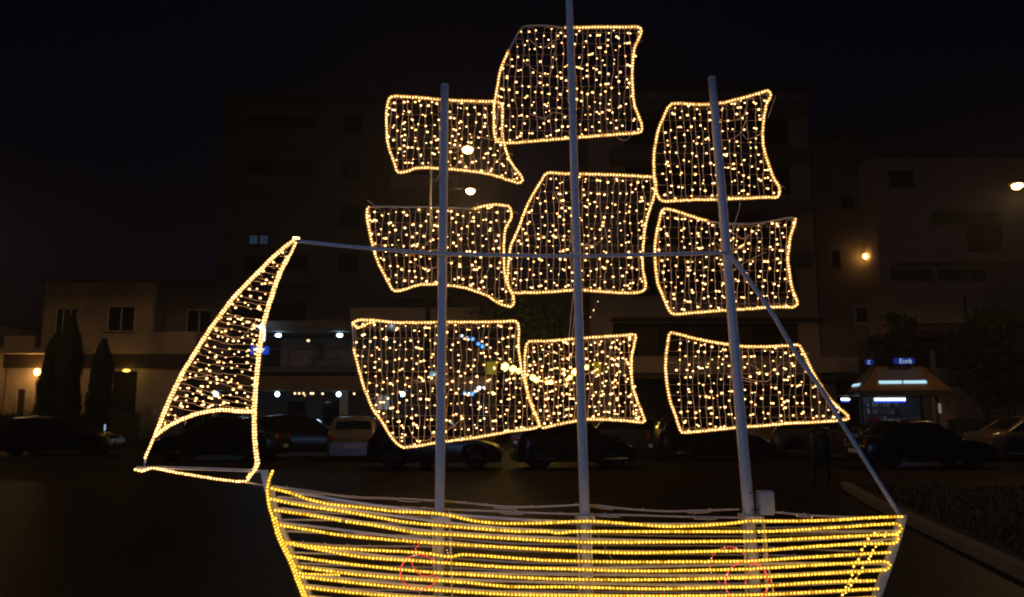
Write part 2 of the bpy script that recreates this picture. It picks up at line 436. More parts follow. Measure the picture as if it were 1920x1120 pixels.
S1 = [(730,185),(740,181),(780,183),(840,188),(890,190),(927,191),(938,193),(943,207),(942,250),(947,277),(957,303),(973,325),(980,337),(973,343),(957,339),(923,328),(873,320),(823,316),(783,315),(765,321),(746,323),(740,307),(728,273),(725,240),(725,207)]
S2 = [(985,49),(1023,48),(1060,52),(1123,51),(1173,51),(1197,51),(1203,57),(1200,67),(1190,90),(1186,123),(1186,160),(1189,193),(1197,217),(1203,233),(1203,245),(1197,249),(1157,252),(1083,258),(1023,263),(973,267),(950,268),(933,265),(927,253),(926,227),(927,197),(933,160),(940,127),(953,97),(967,70),(978,53)]
S3 = [(1260,195),(1275,194),(1300,196),(1325,196),(1350,194),(1380,187),(1410,179),(1432,172),(1442,171),(1445,180),(1437,197),(1432,225),(1430,250),(1432,277),(1440,305),(1450,332),(1460,350),(1462,362),(1457,370),(1440,370),(1400,372),(1350,374),(1300,375),(1262,377),(1242,377),(1235,371),(1230,357),(1227,332),(1226,300),(1229,270),(1236,240),(1245,217),(1254,200)]
S4 = [(692,388),(688,395),(688,409),(692,429),(697,452),(703,476),(711,497),(720,514),(729,531),(735,542),(741,546),(752,545),(767,540),(782,535),(801,533.5),(823,533.5),(846,536),(870,539.5),(891,546),(913,554),(932,567),(947,573),(958,575),(963,570),(963,557),(957,546),(950,531),(946,510),(945,484),(945,456),(948,429),(956,414),(959,403),(955,388),(943,385),(926,384),(906,387),(889,391),(840,389),(760,388)]
S5 = [(1026,325),(1064,326),(1118,327),(1171,329),(1219,332),(1227,333),(1230,348),(1226,370),(1219,391),(1211,418),(1207,447),(1205,477),(1205,504),(1209,522),(1211,536),(1207,545),(1195,549),(1158,549),(1118,546),(1091,544),(1064,545),(1024,548),(984,549),(961,549),(954,538),(951,520),(953,498),(955,477),(959,458),(968,439),(976,418),(986,391),(1000,364),(1016,338)]
S6 = [(1246,392),(1264,395),(1292,404),(1321,413),(1353,418),(1385,420),(1417,419),(1449,414),(1481,408),(1491,410),(1489,422),(1483,440),(1479,464),(1477,488),(1481,517),(1485,541),(1493,561),(1495,571),(1487,576),(1449,576),(1409,579),(1361,582),(1309,586),(1264,589),(1254,581),(1244,557),(1234,533),(1230,509),(1228,476),(1230,444),(1236,416),(1240,398)]
S7 = [(662,606),(672,601),(690,600),(715,602),(740,605),(790,605),(840,604),(890,604),(940,603),(965,602),(971,606),(973,620),(972,647),(975,672),(979,700),(985,720),(992,745),(1000,767),(1007,782),(1011,795),(1009,801),(997,804),(952,810),(902,819),(852,826),(815,831),(780,837),(757,839),(747,834),(732,817),(717,792),(702,772),(692,750),(682,725),(675,700),(669,677),(664,657),(662,630)]
S8 = [(992,641),(1022,640),(1072,636),(1097,634),(1135,631),(1172,629),(1190,627),(1192,632),(1189,647),(1185,667),(1184,692),(1185,715),(1189,735),(1197,757),(1205,777),(1209,789),(1204,792),(1172,789),(1135,787),(1102,787),(1072,791),(1042,797),(1018,802),(1011,797),(1005,780),(998,765),(991,745),(986,722),(984,697),(984,672),(986,652)]
S9 = [(1258,624),(1280,629),(1313,637),(1345,643),(1373,647),(1401,650),(1441,650),(1477,648),(1497,647),(1503,655),(1514,677),(1526,702),(1538,722),(1554,746),(1574,766),(1588,778),(1590,786),(1578,788),(1542,791),(1481,794),(1421,799),(1381,802),(1341,806),(1280,811),(1274,802),(1266,778),(1256,750),(1250,714),(1248,681),(1252,645),(1254,629)]
sail(S1, 'upper sail of the left mast, small, with its lower right corner drawn out to a point', seed=11, density=1.05, step=17)
sail(S2, 'topmost sail, square, on the tall middle mast, its upper left edge unlit', dark=[(930, 40, 1056, 100)], seed=12)
sail(S3, 'upper sail of the right mast, its upper right corner raised', seed=13, spacing=12.5, slope=.05)
sail(S4, 'middle sail of the left mast with its top edge unlit', dark=[(694, 380, 888, 396)], seed=14)
sail(S5, 'middle sail of the middle mast with a slanting left edge', seed=15)
sail(S6, 'middle sail of the right mast with an unlit sagging top edge', dark=[(1325, 400, 1488, 425)], seed=16)
sail(S7, 'largest sail, low on the left mast, with an unlit gap in its upper left edge', dark=[(655, 612, 668, 655)], seed=17,
     extra=[[(663, 608), (670, 614), (680, 612), (690, 607), (700, 605)]])
sail(S8, 'smallest sail, low on the middle mast, closely filled with bulbs', seed=18, spacing=9.5, step=15)
sail(S9, 'lowest sail of the right mast, its lower right corner drawn far out', seed=19, slope=.03, spacing=12.5)
# jib, a tall curved triangle ahead of the bow
Jout = [(555.5,449),(542,456),(514,479),(486,507),(458,535),(435,560),(412,590),(388,623),(365,660),(342,697),(323.5,734),(307,771),(293,808),(284,831),(275,852),(272.5,859)]
Jright = [(555,456),(541.6,483),(525,516),(514,548),(502,586),(493,623),(488,660),(484,697),(481,734),(479,771),(479,808),(481,841),(484,869),(479,880),(468,895),(461,903),(426,901),(379,894),(323.5,885),(286,878),(268,883),(254,881)]
Jfoot = [(293,815),(314,799),(342,785),(374.6,773.5),(416,767.5),(444,770),(477,771)]
jfill = [(553,454),(541,462),(514,484),(486,511),(458,540),(435,565),(412,595),(388,628),(365,665),(342,702),(324,739),(308,775),(296,808)] + Jfoot[1:] + [(479,740),(484,697),(488,660),(493,623),(502,586),(514,548),(525,516),(541,483)]
jib = sail(jfill, 'jib, a tall curved triangular sail ahead of the bow, its bulbs in level rows', horiz=True, slope=.2, spacing=12.2, step=14.5, seed=20, dark=[(0, 0, 1920, 1120)])
for ln, dbl in ((Jout, 0), (Jright, 0), (Jfoot, 0), ([(x + 3.5, y) for x, y in Jout[1:13]], 1), ([(x - 4, y) for x, y in Jright[1:15]], 1), ([(x, y + 2.5) for x, y in Jfoot], 1)):
    ssub(rope(ln, YS - (.02 if not dbl else -.005), False, 6.0, 2.2 * px, 3.0 * px, None), 'rope_light', [M['sail_bead'], M['sail_tube'], M['unlit']], jib)
mb = MB(); mb.tube(at_px([(256, 877), (300, 877), (400, 880), (472, 883), (500, 886)], YS), 3.1 * px, 8); spart(mb, 'bowsprit', M['steel'])
mb = MB(); mb.tube(at_px([(461, 905), (500, 912), (560, 922)], YS), 2.2 * px, 8); spart(mb, 'bowsprit_brace', M['rail'])
mb = MB(); mb.tube(at_px([(273, 858), (270, 878)], YS + .01), 2 * px, 8); spart(mb, 'bowsprit_post', M['steel'])
mb = MB(); mb.tube(at_px([(549, 447), (561, 446)], YS - .03), 2.4 * px, 6); mb.blobs(at_px([(551, 446), (556, 446), (560, 447)], YS - .04), 2.4 * px, mi=1); spart(mb, 'rope_light', [M['sail_tube'], M['sail_bead']])

# ---- hull: two sides of steel rails, a front one with lit ropes and a back one 0.6 m behind
YF = 5.93
def ybow(x): # the back side joins the front at the bow and runs 0.55 m behind it
    t = min(1, max(0, (x - 505) / 420.)); return .62 * (t * t * (3 - 2 * t))
R = [
 [(510,916),(545,925),(580,937),(620,946),(680,952),(740,959),(810,962.5),(843,967),(880,975),(905,979),(950,982),(1025,981),(1065,979),(1107,977.5),(1175,982),(1250,987.5),(1325,985),(1375,981),(1410,977),(1485,977.5),(1560,975.5),(1635,971),(1691,969)],
 [(508,936),(540,943),(580,950),(655,961),(717,972),(767,980),(842,987),(955,996),(1025,997),(1050,1000),(1075,997),(1175,997),(1250,997),(1375,997),(1435,997),(1510,993),(1585,988),(1680,982),(1689,987),(1690,994),(1682,1001)],
 [(516,957),(580,966),(642,977),(705,986),(780,999),(830,1002),(955,1010),(1025,1014),(1112,1017),(1200,1017),(1375,1015),(1410,1015),(1510,1010),(1610,1005),(1680,1002)],
 [(520,984),(580,994),(642,1004),(705,1010),(805,1018),(955,1027),(1025,1031),(1112,1035),(1200,1037),(1375,1033),(1435,1032),(1510,1026),(1610,1020),(1678,1019),(1684,1012),(1683,1004)],
 [(530,1015),(580,1024),(680,1031),(780,1036),(845,1044),(867,1040),(955,1046),(1025,1051),(1175,1054),(1375,1053),(1410,1052),(1535,1044),(1668,1036)],
 [(532,1018),(605,1032),(680,1045),(780,1052),(955,1064),(1050,1067),(1200,1071),(1375,1068),(1410,1067),(1510,1061),(1655,1053),(1667,1056),(1669,1062),(1660,1069)],
 [(545,1043),(630,1055),(730,1066),(817,1074),(955,1082),(1050,1086),(1200,1087.5),(1375,1084),(1435,1082),(1560,1075),(1658,1069)],
 [(553,1062),(655,1076),(755,1085),(855,1091),(955,1100),(1075,1101),(1225,1104.5),(1375,1101),(1435,1099),(1535,1092),(1640,1089)],
 [(561,1081),(655,1092),(780,1104),(955,1115),(1075,1117),(1250,1118),(1435,1115),(1535,1110),(1646,1104)],
 [(568,1101),(655,1111),(780,1121),(955,1130),(1250,1134),(1435,1131),(1640,1121)],
 [(575,1120),(655,1129),(780,1137),(955,1145),(1250,1148),(1435,1146),(1632,1138)],
]
hull = MB(); hull.tube([P(x, y + 5, YF + .03) for x, y in resample([(512, 905), (522, 985), (545, 1048), (575, 1110), (592, 1150)], 12)], 3 * px, 6)
hull_o = spart(hull, 'bow_tube', M['rail'])
for i, ln in enumerate(R):
    o = spart(rope(ln, YF, False, 6.8, 2.25 * px, 3.1 * px, None, jitter=.2,
              dark=[(1408 + 4 * i, 990, 1418 + 4 * i, 1004)] if i == 1 else [(638, 970, 645, 980)] if i == 2 else ()),
              'hull_rope_light', [M['hull_bead'], M['hull_tube'], M['unlit']])
o = spart(rope([(563, 1075), (590, 1077), (635, 1078)], YF + .02, False, 5.5, 1.8 * px, 2.2 * px, None), 'hull_rope_light', [M['hull_bead'], M['hull_tube'], M['unlit']])
stem = [(511,884),(506,896),(503,905),(501,922),(505,950),(512,972),(519,1000),(527,1020),(537,1040),(547,1062),(557,1090),(566,1112),(580,1150)]
spart(rope(stem, YF - .02, False, 6.2, 2.3 * px, 3.2 * px, None), 'hull_rope_light', [M['hull_bead'], M['hull_tube'], M['unlit']])
spart(rope([(x + 5, y) for x, y in stem[5:]], YF - .005, False, 6.2, 2.1 * px, 2.8 * px, None), 'hull_rope_light', [M['hull_bead'], M['hull_tube'], M['unlit']])
# flat steel rails that carry the ropes, front side then back side
def strap(pts3, h, t=.006):
    mb = MB(); V = []; Fs = []
    for p in pts3:
        V += [(p.x, p.y, p.z - h / 2), (p.x, p.y, p.z + h / 2), (p.x, p.y + t, p.z + h / 2), (p.x, p.y + t, p.z - h / 2)]
    for i in range(len(pts3) - 1):
        a = i * 4; b = a + 4
        for k in range(4): Fs.append((a + k, a + (k + 1) % 4, b + (k + 1) % 4, b + k))
    n = len(V); Fs += [(0, 3, 2, 1), (n - 4, n - 3, n - 2, n - 1)]
    mb.add(V, Fs); return mb
for i, ln in enumerate(R):
    if i == 4: continue
    l2 = [q for k, q in enumerate(ln) if k in (0, len(ln) // 3, 2 * len(ln) // 3) or (q == max(ln, key=lambda z: z[0]))]
    sm = resample(sorted(l2), 14)
    o = spart(strap([P(x, y - 1.5 + 3.0 * math.sin(x * .004 + i), YF + .02) for x, y in sm], 4.2 * px), 'hull_rail', M['rail'], False)
BACK = [
 [(510,912),(580,921),(630,929),(667,933),(730,935),(817,939.5),(880,944),(955,951),(1025,950),(1087,947),(1112,947.5),(1175,954.5),(1250,959),(1320,957.5),(1387,955)],
 [(1440,959),(1510,966),(1610,970),(1688,970)],
 [(520,932),(580,937.5),(655,945),(730,950.5),(817,955),(955,960),(1000,962),(1085,964.5),(1175,966),(1275,969),(1375,971),(1400,972.5)],
 [(527,953),(630,963),(705,966),(817,970),(925,976),(1100,984),(1275,988),(1420,990),(1560,986),(1640,980)],
 [(530,975),(630,976),(705,981),(805,985),(955,995),(1150,1003),(1375,1006),(1500,1003),(1640,998)],
 [(535,996),(655,1002),(805,1007),(955,1019),(1100,1022),(1225,1023),(1375,1024),(1510,1030),(1610,1034)],
 [(540,1016),(655,1024),(855,1026),(955,1033),(1200,1039),(1400,1041),(1630,1045)],
 [(547,1036),(680,1042),(855,1048),(1000,1056),(1225,1060),(1400,1060),(1620,1060)],
 [(556,1056),(680,1062),(855,1066),(1000,1073),(1225,1077),(1400,1077),(1610,1077)],
 [(568,1082),(680,1087),(855,1092),(1000,1091),(1225,1095),(1400,1094),(1600,1092)],
 [(575,1100),(680,1106),(855,1109),(1000,1109),(1225,1111),(1400,1111),(1590,1108)],
]
for i, ln in enumerate(BACK):
    sm = resample(ln, 14)
    yb = (lambda x, y: YF + .03 + ybow(x)) if i != 1 else (lambda x, y: YF + .65 - .6 * (x - 1440) / 250)
    pts3 = [P(x, y, yb(x, y)) for x, y in sm]
    mb = MB(); mb.tube(pts3, 2.2 * px if i < 3 else 1.9 * px, 8)
    # stubs of failed rope and cable clips along the rail
    for k in range(2, len(sm) - 2, 3):
        if rnd.random() < .5:
            p = pts3[k]; mb.tube([p + Vector((-.008, 0, .008)), p + Vector((.004, 0, .016))], 1.3 * px, 5, mi=1)
    o = spart(mb, 'hull_rail', [M['rail'], M['unlit']])
    if i in (0, 2, 1):
        for k in range(4, len(sm) - 5, 13):
            seg = [(sm[k + j][0], sm[k + j][1] + 3 + .8 * math.sin(j)) for j in range(4 if i != 1 else 3)]
            b = rope(seg, lambda x, y: yb(x, y) - .02, False, 5, 1.1 * px, 1.6 * px, None)
            ssub(b, 'faded_rope', [M['dim_bead'] if i != 1 else M['hull_bead'], M['red_tube'] if False else M['unlit'], M['unlit']], o)
# posts: bow plate, stern plate, pairs of uprights at each mast
def plate(pts, wpx, y, name, m, depth=.012):
    mb = MB(); V = []; Fs = []
    c = [P(a, b, y) for a, b in resample(pts, 20)]
    for p in c: V += [(p.x - wpx * px / 2, y, p.z), (p.x + wpx * px / 2, y, p.z), (p.x + wpx * px / 2, y + depth, p.z), (p.x - wpx * px / 2, y + depth, p.z)]
    for i in range(len(c) - 1):
        a = i * 4; b = a + 4
        for k in range(4): Fs.append((a + k, b + k, b + (k + 1) % 4, a + (k + 1) % 4))
    n = len(V); Fs += [(0, 1, 2, 3), (n - 1, n - 2, n - 3, n - 4)]
    mb.add(V, Fs); return spart(mb, name, m, False)
plate([(494, 882), (500, 912), (512, 948), (524, 985), (538, 1020), (560, 1075), (583, 1130), (592, 1158)], 12, YF + .035, 'stem_post', M['steel'], .04)
plate([(1694, 966), (1686, 1000), (1672, 1045), (1658, 1085), (1644, 1125), (1634, 1158)], 14, YF + .035, 'stern_post', M['steel'], .04)
for a, b in (((811, 957), (816, 1158)), ((843, 957), (849, 1158)), ((1107, 968), (1113, 1158)), ((1083, 968), (1088, 1158)), ((1394, 955), (1401, 1158)), ((1430, 982), (1440, 1158))):
    mb = MB(); mb.tube(at_px([a, b], 6.02), 2.0 * px, 8); spart(mb, 'upright', M['rail'])
# stub frame box round each mast foot at deck height
for cx_ in (826, 1098, 1411):
    mb = MB(); p = P(cx_, 972, 6.1); mb.box(p.x - .068, p.x + .068, 6.04, 6.26, p.z - .025, p.z + .02); spart(mb, 'mast_collar', M['steel'], False)
# lit ropes on the back of the stern
for ln in ([(1648,996),(1640,1000),(1630,1008),(1622,1022),(1613,1040),(1603,1062),(1595,1082),(1586,1102),(1577,1118),(1570,1130)],
           [(1661,999),(1656,1010),(1645,1022),(1637,1034),(1629,1048),(1618,1066),(1606,1084),(1597,1098),(1586,1112)]):
    spart(rope(ln, YF + .45, False, 8.5, 2.2 * px, .9 * px, None, jitter=1.2), 'hull_rope_light', [M['hull_bead'], M['hull_tube'], M['unlit']])
# red rings, one pair at each end, drawn as life buoys: front ring and the one on the back side
def ring(cx, cy_, rx, ry, y, a0, a1, dense, big=1.):
    n = int(abs(a1 - a0) / 360 * 2 * math.pi * rx / dense)
    pts = [(cx + rx * math.cos(math.radians(a0 + (a1 - a0) * i / n)), cy_ + ry * math.sin(math.radians(a0 + (a1 - a0) * i / n))) for i in range(n + 1)]
    mb = MB(); W = at_px(pts, y); mb.tube(W, .7 * px, 5, mi=1)
    for p in W:
        mb.blobs([p], 1.75 * px * rnd.uniform(.7, 1.25) * big, mi=(2 if rnd.random() < .2 else 0))
    return mb
ri = spart(ring(786, 1073, 35, 33, YF - .035, -32, -350 + 8, 5), 'red_ring', [M['red_bead'], M['red_tube'], M['pale_bead']]); ri['label'] = 'left red ring on the near side of the hull'
for a in (((808, 1042), (32, 30), (95 + 100, 275)), ((808, 1042), (32, 30), (-20, 40))):
    ssub(ring(*a[0], *a[1], YF + .35, *a[2], 5.5, .8), 'far_ring', [M['red_bead'], M['red_tube'], M['pale_bead']], ri)
mbx = MB(); W = at_px(resample([(770, 1052), (776, 1064), (784, 1075), (794, 1080), (806, 1080), (817, 1076)], 4.2), YF - .03); mbx.blobs(W, 1.3 * px); ssub(mbx, 'loose_end', M['red_bead'], ri)
ri = spart(ring(1400, 1093, 40, 40, YF - .035, -75, 262, 5.2), 'red_ring', [M['red_bead'], M['red_tube'], M['pale_bead']]); ri['label'] = 'right red ring on the near side of the hull'
for a in ((150, 345),):
    ssub(ring(1367, 1061, 36, 35, YF + .5, *a, 5.5, .85), 'far_ring', [M['red_bead'], M['red_tube'], M['pale_bead']], ri)
mbx = MB(); W = at_px([(1404, 1074), (1400, 1085), (1397, 1093), (1408, 1060), (1340, 1080), (1348, 1092)], YF - .03); mbx.blobs(W, 1.3 * px); ssub(mbx, 'loose_end', M['red_bead'], ri)
# junction box strapped to the right mast
p = P(1433, 942, 6.17)
b = MB(); b.box(p.x - 14 * px, p.x + 14 * px, 6.1, 6.2, p.z - 21 * px, p.z + 21 * px); jb = spart(b, 'junction_box', M['box'], False)
bm = bmesh.new(); bm.from_mesh(jb.data); bmesh.ops.bevel(bm, geom=bm.edges[:], offset=.008, segments=3, affect='EDGES'); bm.to_mesh(jb.data); bm.free()
b = MB(); b.box(p.x - 12 * px, p.x + 12 * px, 6.092, 6.1, p.z - 19 * px, p.z + 19 * px); ssub(b, 'lid', M['box'], jb, False)
for py_, in ((924,), (955,)):
    q = P(1408 - (940 - py_) * .083, py_, 6.15); b = MB()
    b.tube([q + Vector((11 * px * math.cos(t / 14 * 6.283), 11 * px * math.sin(t / 14 * 6.283), .004 * math.cos(t / 14 * 6.283))) for t in range(14)], .9 * px, 5, closed=True)
    ssub(b, 'cable_tie', M['tie'], jb)
# loose cables
for ln, y_, r_ in (([(1432,980),(1437,1020),(1439,1055),(1445,1085),(1450,1110),(1456,1150)], 5.99, 1.8), ([(1112,985),(1125,1010),(1145,1045),(1178,1085),(1200,1105)], 6.3, .6),
               ([(1455,178),(1448,200),(1440,222)], 6.25, .6), ([(1388,376),(1386,392),(1381,408),(1376,432)], 6.25, .7), ([(1076,548),(1072,580),(1067,634)], 6.25, 1.0),
               ([(1080,550),(1077,590),(1073,634)], 6.26, .8), ([(688,376),(696,380),(704,390)], 6.24, .9), ([(1152,252),(1160,260),(1172,264),(1180,258),(1184,251)], 6.22, .9),
               ([(790,1095),(786,1103),(787,1118),(784,1140)], 6.0, .6), ([(806,322),(811,336),(818,340),(822,330)], 6.25, .8)):
    mb = MB(); mb.tube(at_px(resample(ln, 6), y_), r_ * px, 6); spart(mb, 'cable', M['wire'])

# ------------------------------------------------------------------ street lamps
def street_lamp(x, y, h, arm, label, energy, group='sodium street lamps', lit='sodium', col=(1, .58, .25), aim=None, light_z=-.35):
    t = empty('street_lamp', (x, y, 0)); tag(t, label, 'street lamp', group)
    mb = MB(); mb.tube([(0, 0, 0), (0, 0, h * .5), (0, 0, h - .3)], [.09, .07, .05], 12); mb.build('pole', M['lamp_metal'], t, True)
    mb = MB(); mb.tube([(0, 0, 0), (0, 0, .5)], [.16, .14], 12); mb.build('base', M['lamp_metal'], t, True)
    a = Vector((arm[0], arm[1], 0)); mb = MB(); mb.tube([(0, 0, h - .35), a * .35 + Vector((0, 0, h + .05)), a + Vector((0, 0, h + .1))], .035, 8); mb.build('arm', M['lamp_metal'], t, True)
    mb = MB(); mb.blobs([a + Vector((0, 0, h + .08))], 1, sub=2, squash=(.34, .2, .1)); hd = mb.build('head', M['lamp_metal'], t, True)
    mb = MB(); mb.blobs([a + Vector((0, 0, h - .02))], 1, sub=2, squash=(.16, .16, .13)); mb.build('lamp_glass', M[lit], hd, True)
    l = bpy.data.lights.new('lamp_light', 'SPOT'); l.energy = energy; l.color = col; l.shadow_soft_size = .15
    l.spot_size = math.radians(179.5); l.spot_blend = .1
    if not aim: point('stray_light', a + Vector((0, 0, h + light_z)), energy * .11, col, .15, t)
    o = bpy.data.objects.new('lamp_light', l); COL.objects.link(o); o.location = a + Vector((0, 0, h + light_z)); o.parent = t
    if aim:
        o.rotation_euler = (Vector(aim) - Vector((x + arm[0], y + arm[1], h + light_z))).to_track_quat('-Z', 'Y').to_euler(); l.spot_size = math.radians(70); l.spot_blend = .6
    return t
# two in the middle, one at the right edge of the picture
p = P(877, 279, 22); street_lamp(p.x - 1.1, 22, p.z, (1.1, 0), 'street lamp glowing through the upper sail of the left mast', 250)
p = P(882, 357, 27); street_lamp(p.x - 1.1, 27, p.z, (1.1, 0), 'street lamp glowing just below the upper left sail', 250)
p = P(1907, 347, 24); street_lamp(p.x + 1.1, 24, p.z, (-1.1, 0), 'street lamp glowing at the right edge above the dark trees', 290)
street_lamp(-22, 27, 9, (0, 1), 'street lamp outside the left edge lighting the old plaster house', 330)
# cool white lamp behind the camera that lights the front of the masts
street_lamp(-2.2, -4.5, 3.0, (.4, .3), 'cool white floodlight on a post behind the viewer, aimed up at the ship', 620, 'cool lamps', 'led', (.27, .46, 1), aim=(.6, 6.15, 4.3))

# ------------------------------------------------------------------ buildings
def facade(mb, x0, x1, z0, z1, y, openings, th=.3, mi=0):
    xs = sorted({x0, x1, *[o[0] for o in openings], *[o[1] for o in openings]}); zs = sorted({z0, z1, *[o[2] for o in openings], *[o[3] for o in openings]})
    xs = [v for v in xs if x0 <= v <= x1]; zs = [v for v in zs if z0 <= v <= z1]
    for i in range(len(xs) - 1):
        run = None
        for k in range(len(zs) - 1):
            cx = (xs[i] + xs[i + 1]) / 2; cz = (zs[k] + zs[k + 1]) / 2
            hole = any(o[0] < cx < o[1] and o[2] < cz < o[3] for o in openings)
            if not hole: run = (run[0], zs[k + 1]) if run else (zs[k], zs[k + 1])
            if (hole or k == len(zs) - 2) and run:
                mb.box(xs[i], xs[i + 1], y, y + th, run[0], run[1], mi); run = None
    return mb
def window(bl, x0, x1, z0, z1, y, frame='whitepaint', panes=2, paneM='glass', sill=True, bar=.07):
    f = MB(); b = bar
    f.box(x0, x1, y + .14, y + .2, z0, z0 + b); f.box(x0, x1, y + .14, y + .2, z1 - b, z1)
    f.box(x0, x0 + b, y + .14, y + .2, z0 + b, z1 - b); f.box(x1 - b, x1, y + .14, y + .2, z0 + b, z1 - b)
    for i in range(1, panes):
        c = x0 + (x1 - x0) * i / panes; f.box(c - b / 2, c + b / 2, y + .143, y + .197, z0 + b, z1 - b)
    o = f.build('window', M[frame], bl)
    for i in range(panes):
        a = x0 + (x1 - x0) * i / panes; c = x0 + (x1 - x0) * (i + 1) / panes
        g = MB(); g.box(a + b / 2 + .004, c - b / 2 - .004, y + .165, y + .175, z0 + b + .002, z1 - b - .002); g.build('pane', M[paneM], o)
    if sill:
        s_ = MB(); s_.box(x0 - .08, x1 + .08, y - .08, y + .1, z0 - .09, z0 - .004); s_.build('sill', M['concrete'], o)
    return o
def bpart(bl, name, m, *boxes):
    mb = MB()
    for b in boxes: mb.box(*b)
    return mb.build(name, M[m], bl)

# --- old two-storey plaster house, left
D = 45.
hs = empty('plaster_house'); tag(hs, 'old two-storey house with stained cream plaster behind the cypresses', 'house')
xa, xb, xc = X(76, D), X(283, D), X(412, D)
w1 = (X(195, D), X(247, D), Z(622, D), Z(573, D)); d1 = (X(97, D), X(139, D), Z(652, D), Z(577, D)); w2 = (X(323, D), X(372, D), Z(621, D), Z(573, D))
zt = Z(530, D); zf = Z(664, D)
mb = facade(MB(), xa, xb, zf, zt, D, [w1, d1]); mb.box(xa, xa + .3, D + .3, D + 9, 0, zt); mb.box(xa + .3, xc, D + 8.7, D + 9, 0, zt); mb.build('wall', M['plaster'], hs)
mb = facade(MB(), xb + .003, xc, zf, Z(531, D), D + 1.6, [w2]); mb.box(xb - .3, xb, D + .3, D + 1.6, zf, zt); mb.build('wall', M['plaster2'], hs)
bpart(hs, 'parapet', 'plaster', (xb + .01, X(365, D), D + .0, D + .22, zf + .01, Z(622, D)))
mb = facade(MB(), X(10, D), xc, 0, Z(690, D), D + .35, [(X(33, D), X(48, D), 0, Z(730, D)), (X(207, D), X(256, D), 0, Z(696, D)), (X(345, D), X(400, D), 0, Z(700, D))]); mb.build('ground_floor_wall', M['plaster'], hs)
bpart(hs, 'shaded_slab_band', 'darkwood', (X(10, D), xc, D + .02, D + 9, Z(690, D), zf))  # balcony slab band; the canopy's shade is put into its dark colour
bpart(hs, 'roof', 'concrete', (xa - .2, xc, D - .15, D + 9.1, zt, zt + .16))
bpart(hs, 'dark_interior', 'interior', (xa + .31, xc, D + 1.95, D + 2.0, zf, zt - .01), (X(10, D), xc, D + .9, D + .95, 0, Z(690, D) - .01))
window(hs, *w1, D); window(hs, *w2, D + 1.6); window(hs, *d1, D, panes=3, sill=False)
bpart(hs, 'door', 'darkwood', (X(33, D), X(48, D), D + .45, D + .5, 0, Z(730, D)))
bpart(hs, 'balcony_parapet', 'plaster', (X(22, D), xa - .01, D - .7, D - .5, zf, Z(632, D)), (X(18, D), X(190, D), D - .85, D - .005, zf - .02, zf + .3))
# left neighbour, mostly unlit
nb = empty('corner_house'); tag(nb, 'unlit low house at the far left edge', 'house')
mb = facade(MB(), -44, X(8, D), 0, Z(610, D), D - 1, [(-34, -32, 5, 7)]); mb.box(-44, X(8, D), D - .6, D + 8, 0, Z(612, D)); mb.build('wall', M['plaster2'], nb)
window(nb, -34, -32, 5, 7, D - 1); bpart(nb, 'roof', 'concrete', (-44.2, X(10, D), D - 1.2, D + 8, Z(610, D), Z(607, D)))
def wall_lamp(pxx, pyy, D, m, e, col, label, sz=(.2, .12, .13), group='house lamps'):
    p = P(pxx, pyy, D); t = empty('wall_lamp', p); tag(t, label, 'wall lamp', group)
    mb = MB(); mb.blobs([(0, 0, 0)], 1, sub=2, squash=sz); mb.build('lamp_glass', M[m], t, True)
    mb = MB(); mb.box(-.05, .05, sz[1] * .6, sz[1] + .25, -.04, .04); mb.build('bracket', M['lamp_metal'], t)
    if e: point('lamp_light', (0, -.35, -.05), e, col, .1, t)
    return t
wall_lamp(70, 698, 44.9, 'sodium_small', 42, (1, .55, .18), 'bright sodium lamp on the house wall beside the left cypresses', (.2, .13, .2))
wall_lamp(237, 695, 44.9, 'amber', 5, (1, .6, .15), 'flat amber lamp over the dark doorway of the plaster house', (.24, .12, .1))

# --- tall apartment block in the middle left
D = 52.
bl = empty('apartment_block'); tag(bl, 'tall unlit apartment block with deep balconies behind the left sails', 'apartment building')
x0, x1 = X(413, D, 400), X(962, D, 400)
H = Z(192, D); ops = []
floors = [Z(v, D) for v in (760, 676, 602, 520, 465, 392, 288)]
fl = [3.4, 6.7, 10.0, 13.3, 16.6, 19.9]
for k, z in enumerate(fl):
    if k >= 1:
        ops.append((x0 + 1.7, x0 + 6.2, z + .05, z + 2.2)); ops.append((x0 + 12.2, x0 + 16.2, z + .05, z + 2.4))
        if z > 9: ops.append((x0 + 8.2, x0 + 9.6, z + .9, z + 2.3))
ops = [o for o in ops if o[3] < H - .5]
lit = (X(462, D, 450), X(505, D, 450), Z(461, D), Z(437, D))
ops = [o for o in ops if not (o[0] < lit[1] and o[1] > lit[0] and o[2] < lit[3] and o[3] > lit[2])] + [lit]
mb = facade(MB(), x0, x1, 3.3, H, D, ops); mb.box(x0, x0 + .3, D + .3, D + 14, 0, H); mb.box(x1 - .3, x1, D + .3, D + 14, 0, H); mb.build('wall', M['plaster2'], bl)
bpart(bl, 'roof', 'concrete', (x0 - .3, x1 + .3, D - .5, D + 14, H, H + .35))
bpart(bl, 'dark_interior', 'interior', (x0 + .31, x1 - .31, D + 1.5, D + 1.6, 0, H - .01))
for o in ops:
    if o is lit: continue
    if o[1] - o[0] > 3:
        bpart(bl, 'balcony', 'plaster3' if o[0] > x0 + 10 else 'plaster2', (o[0] - .3, o[1] + .3, D - 1.35, D - .005, o[2] - .22, o[2] - .05), (o[0] - .3, o[1] + .3, D - 1.35, D - 1.25, o[2] - .05, o[2] + .75))
        window(bl, o[0] + .5, o[1] - .5, o[2] + .02, o[3] - .1, D + .95, 'darkwood', 4, sill=False)
    else: window(bl, *o, D, 'darkwood', 2)
window(bl, *lit, D, 'darkwood', 2, 'litpane', True, .16)
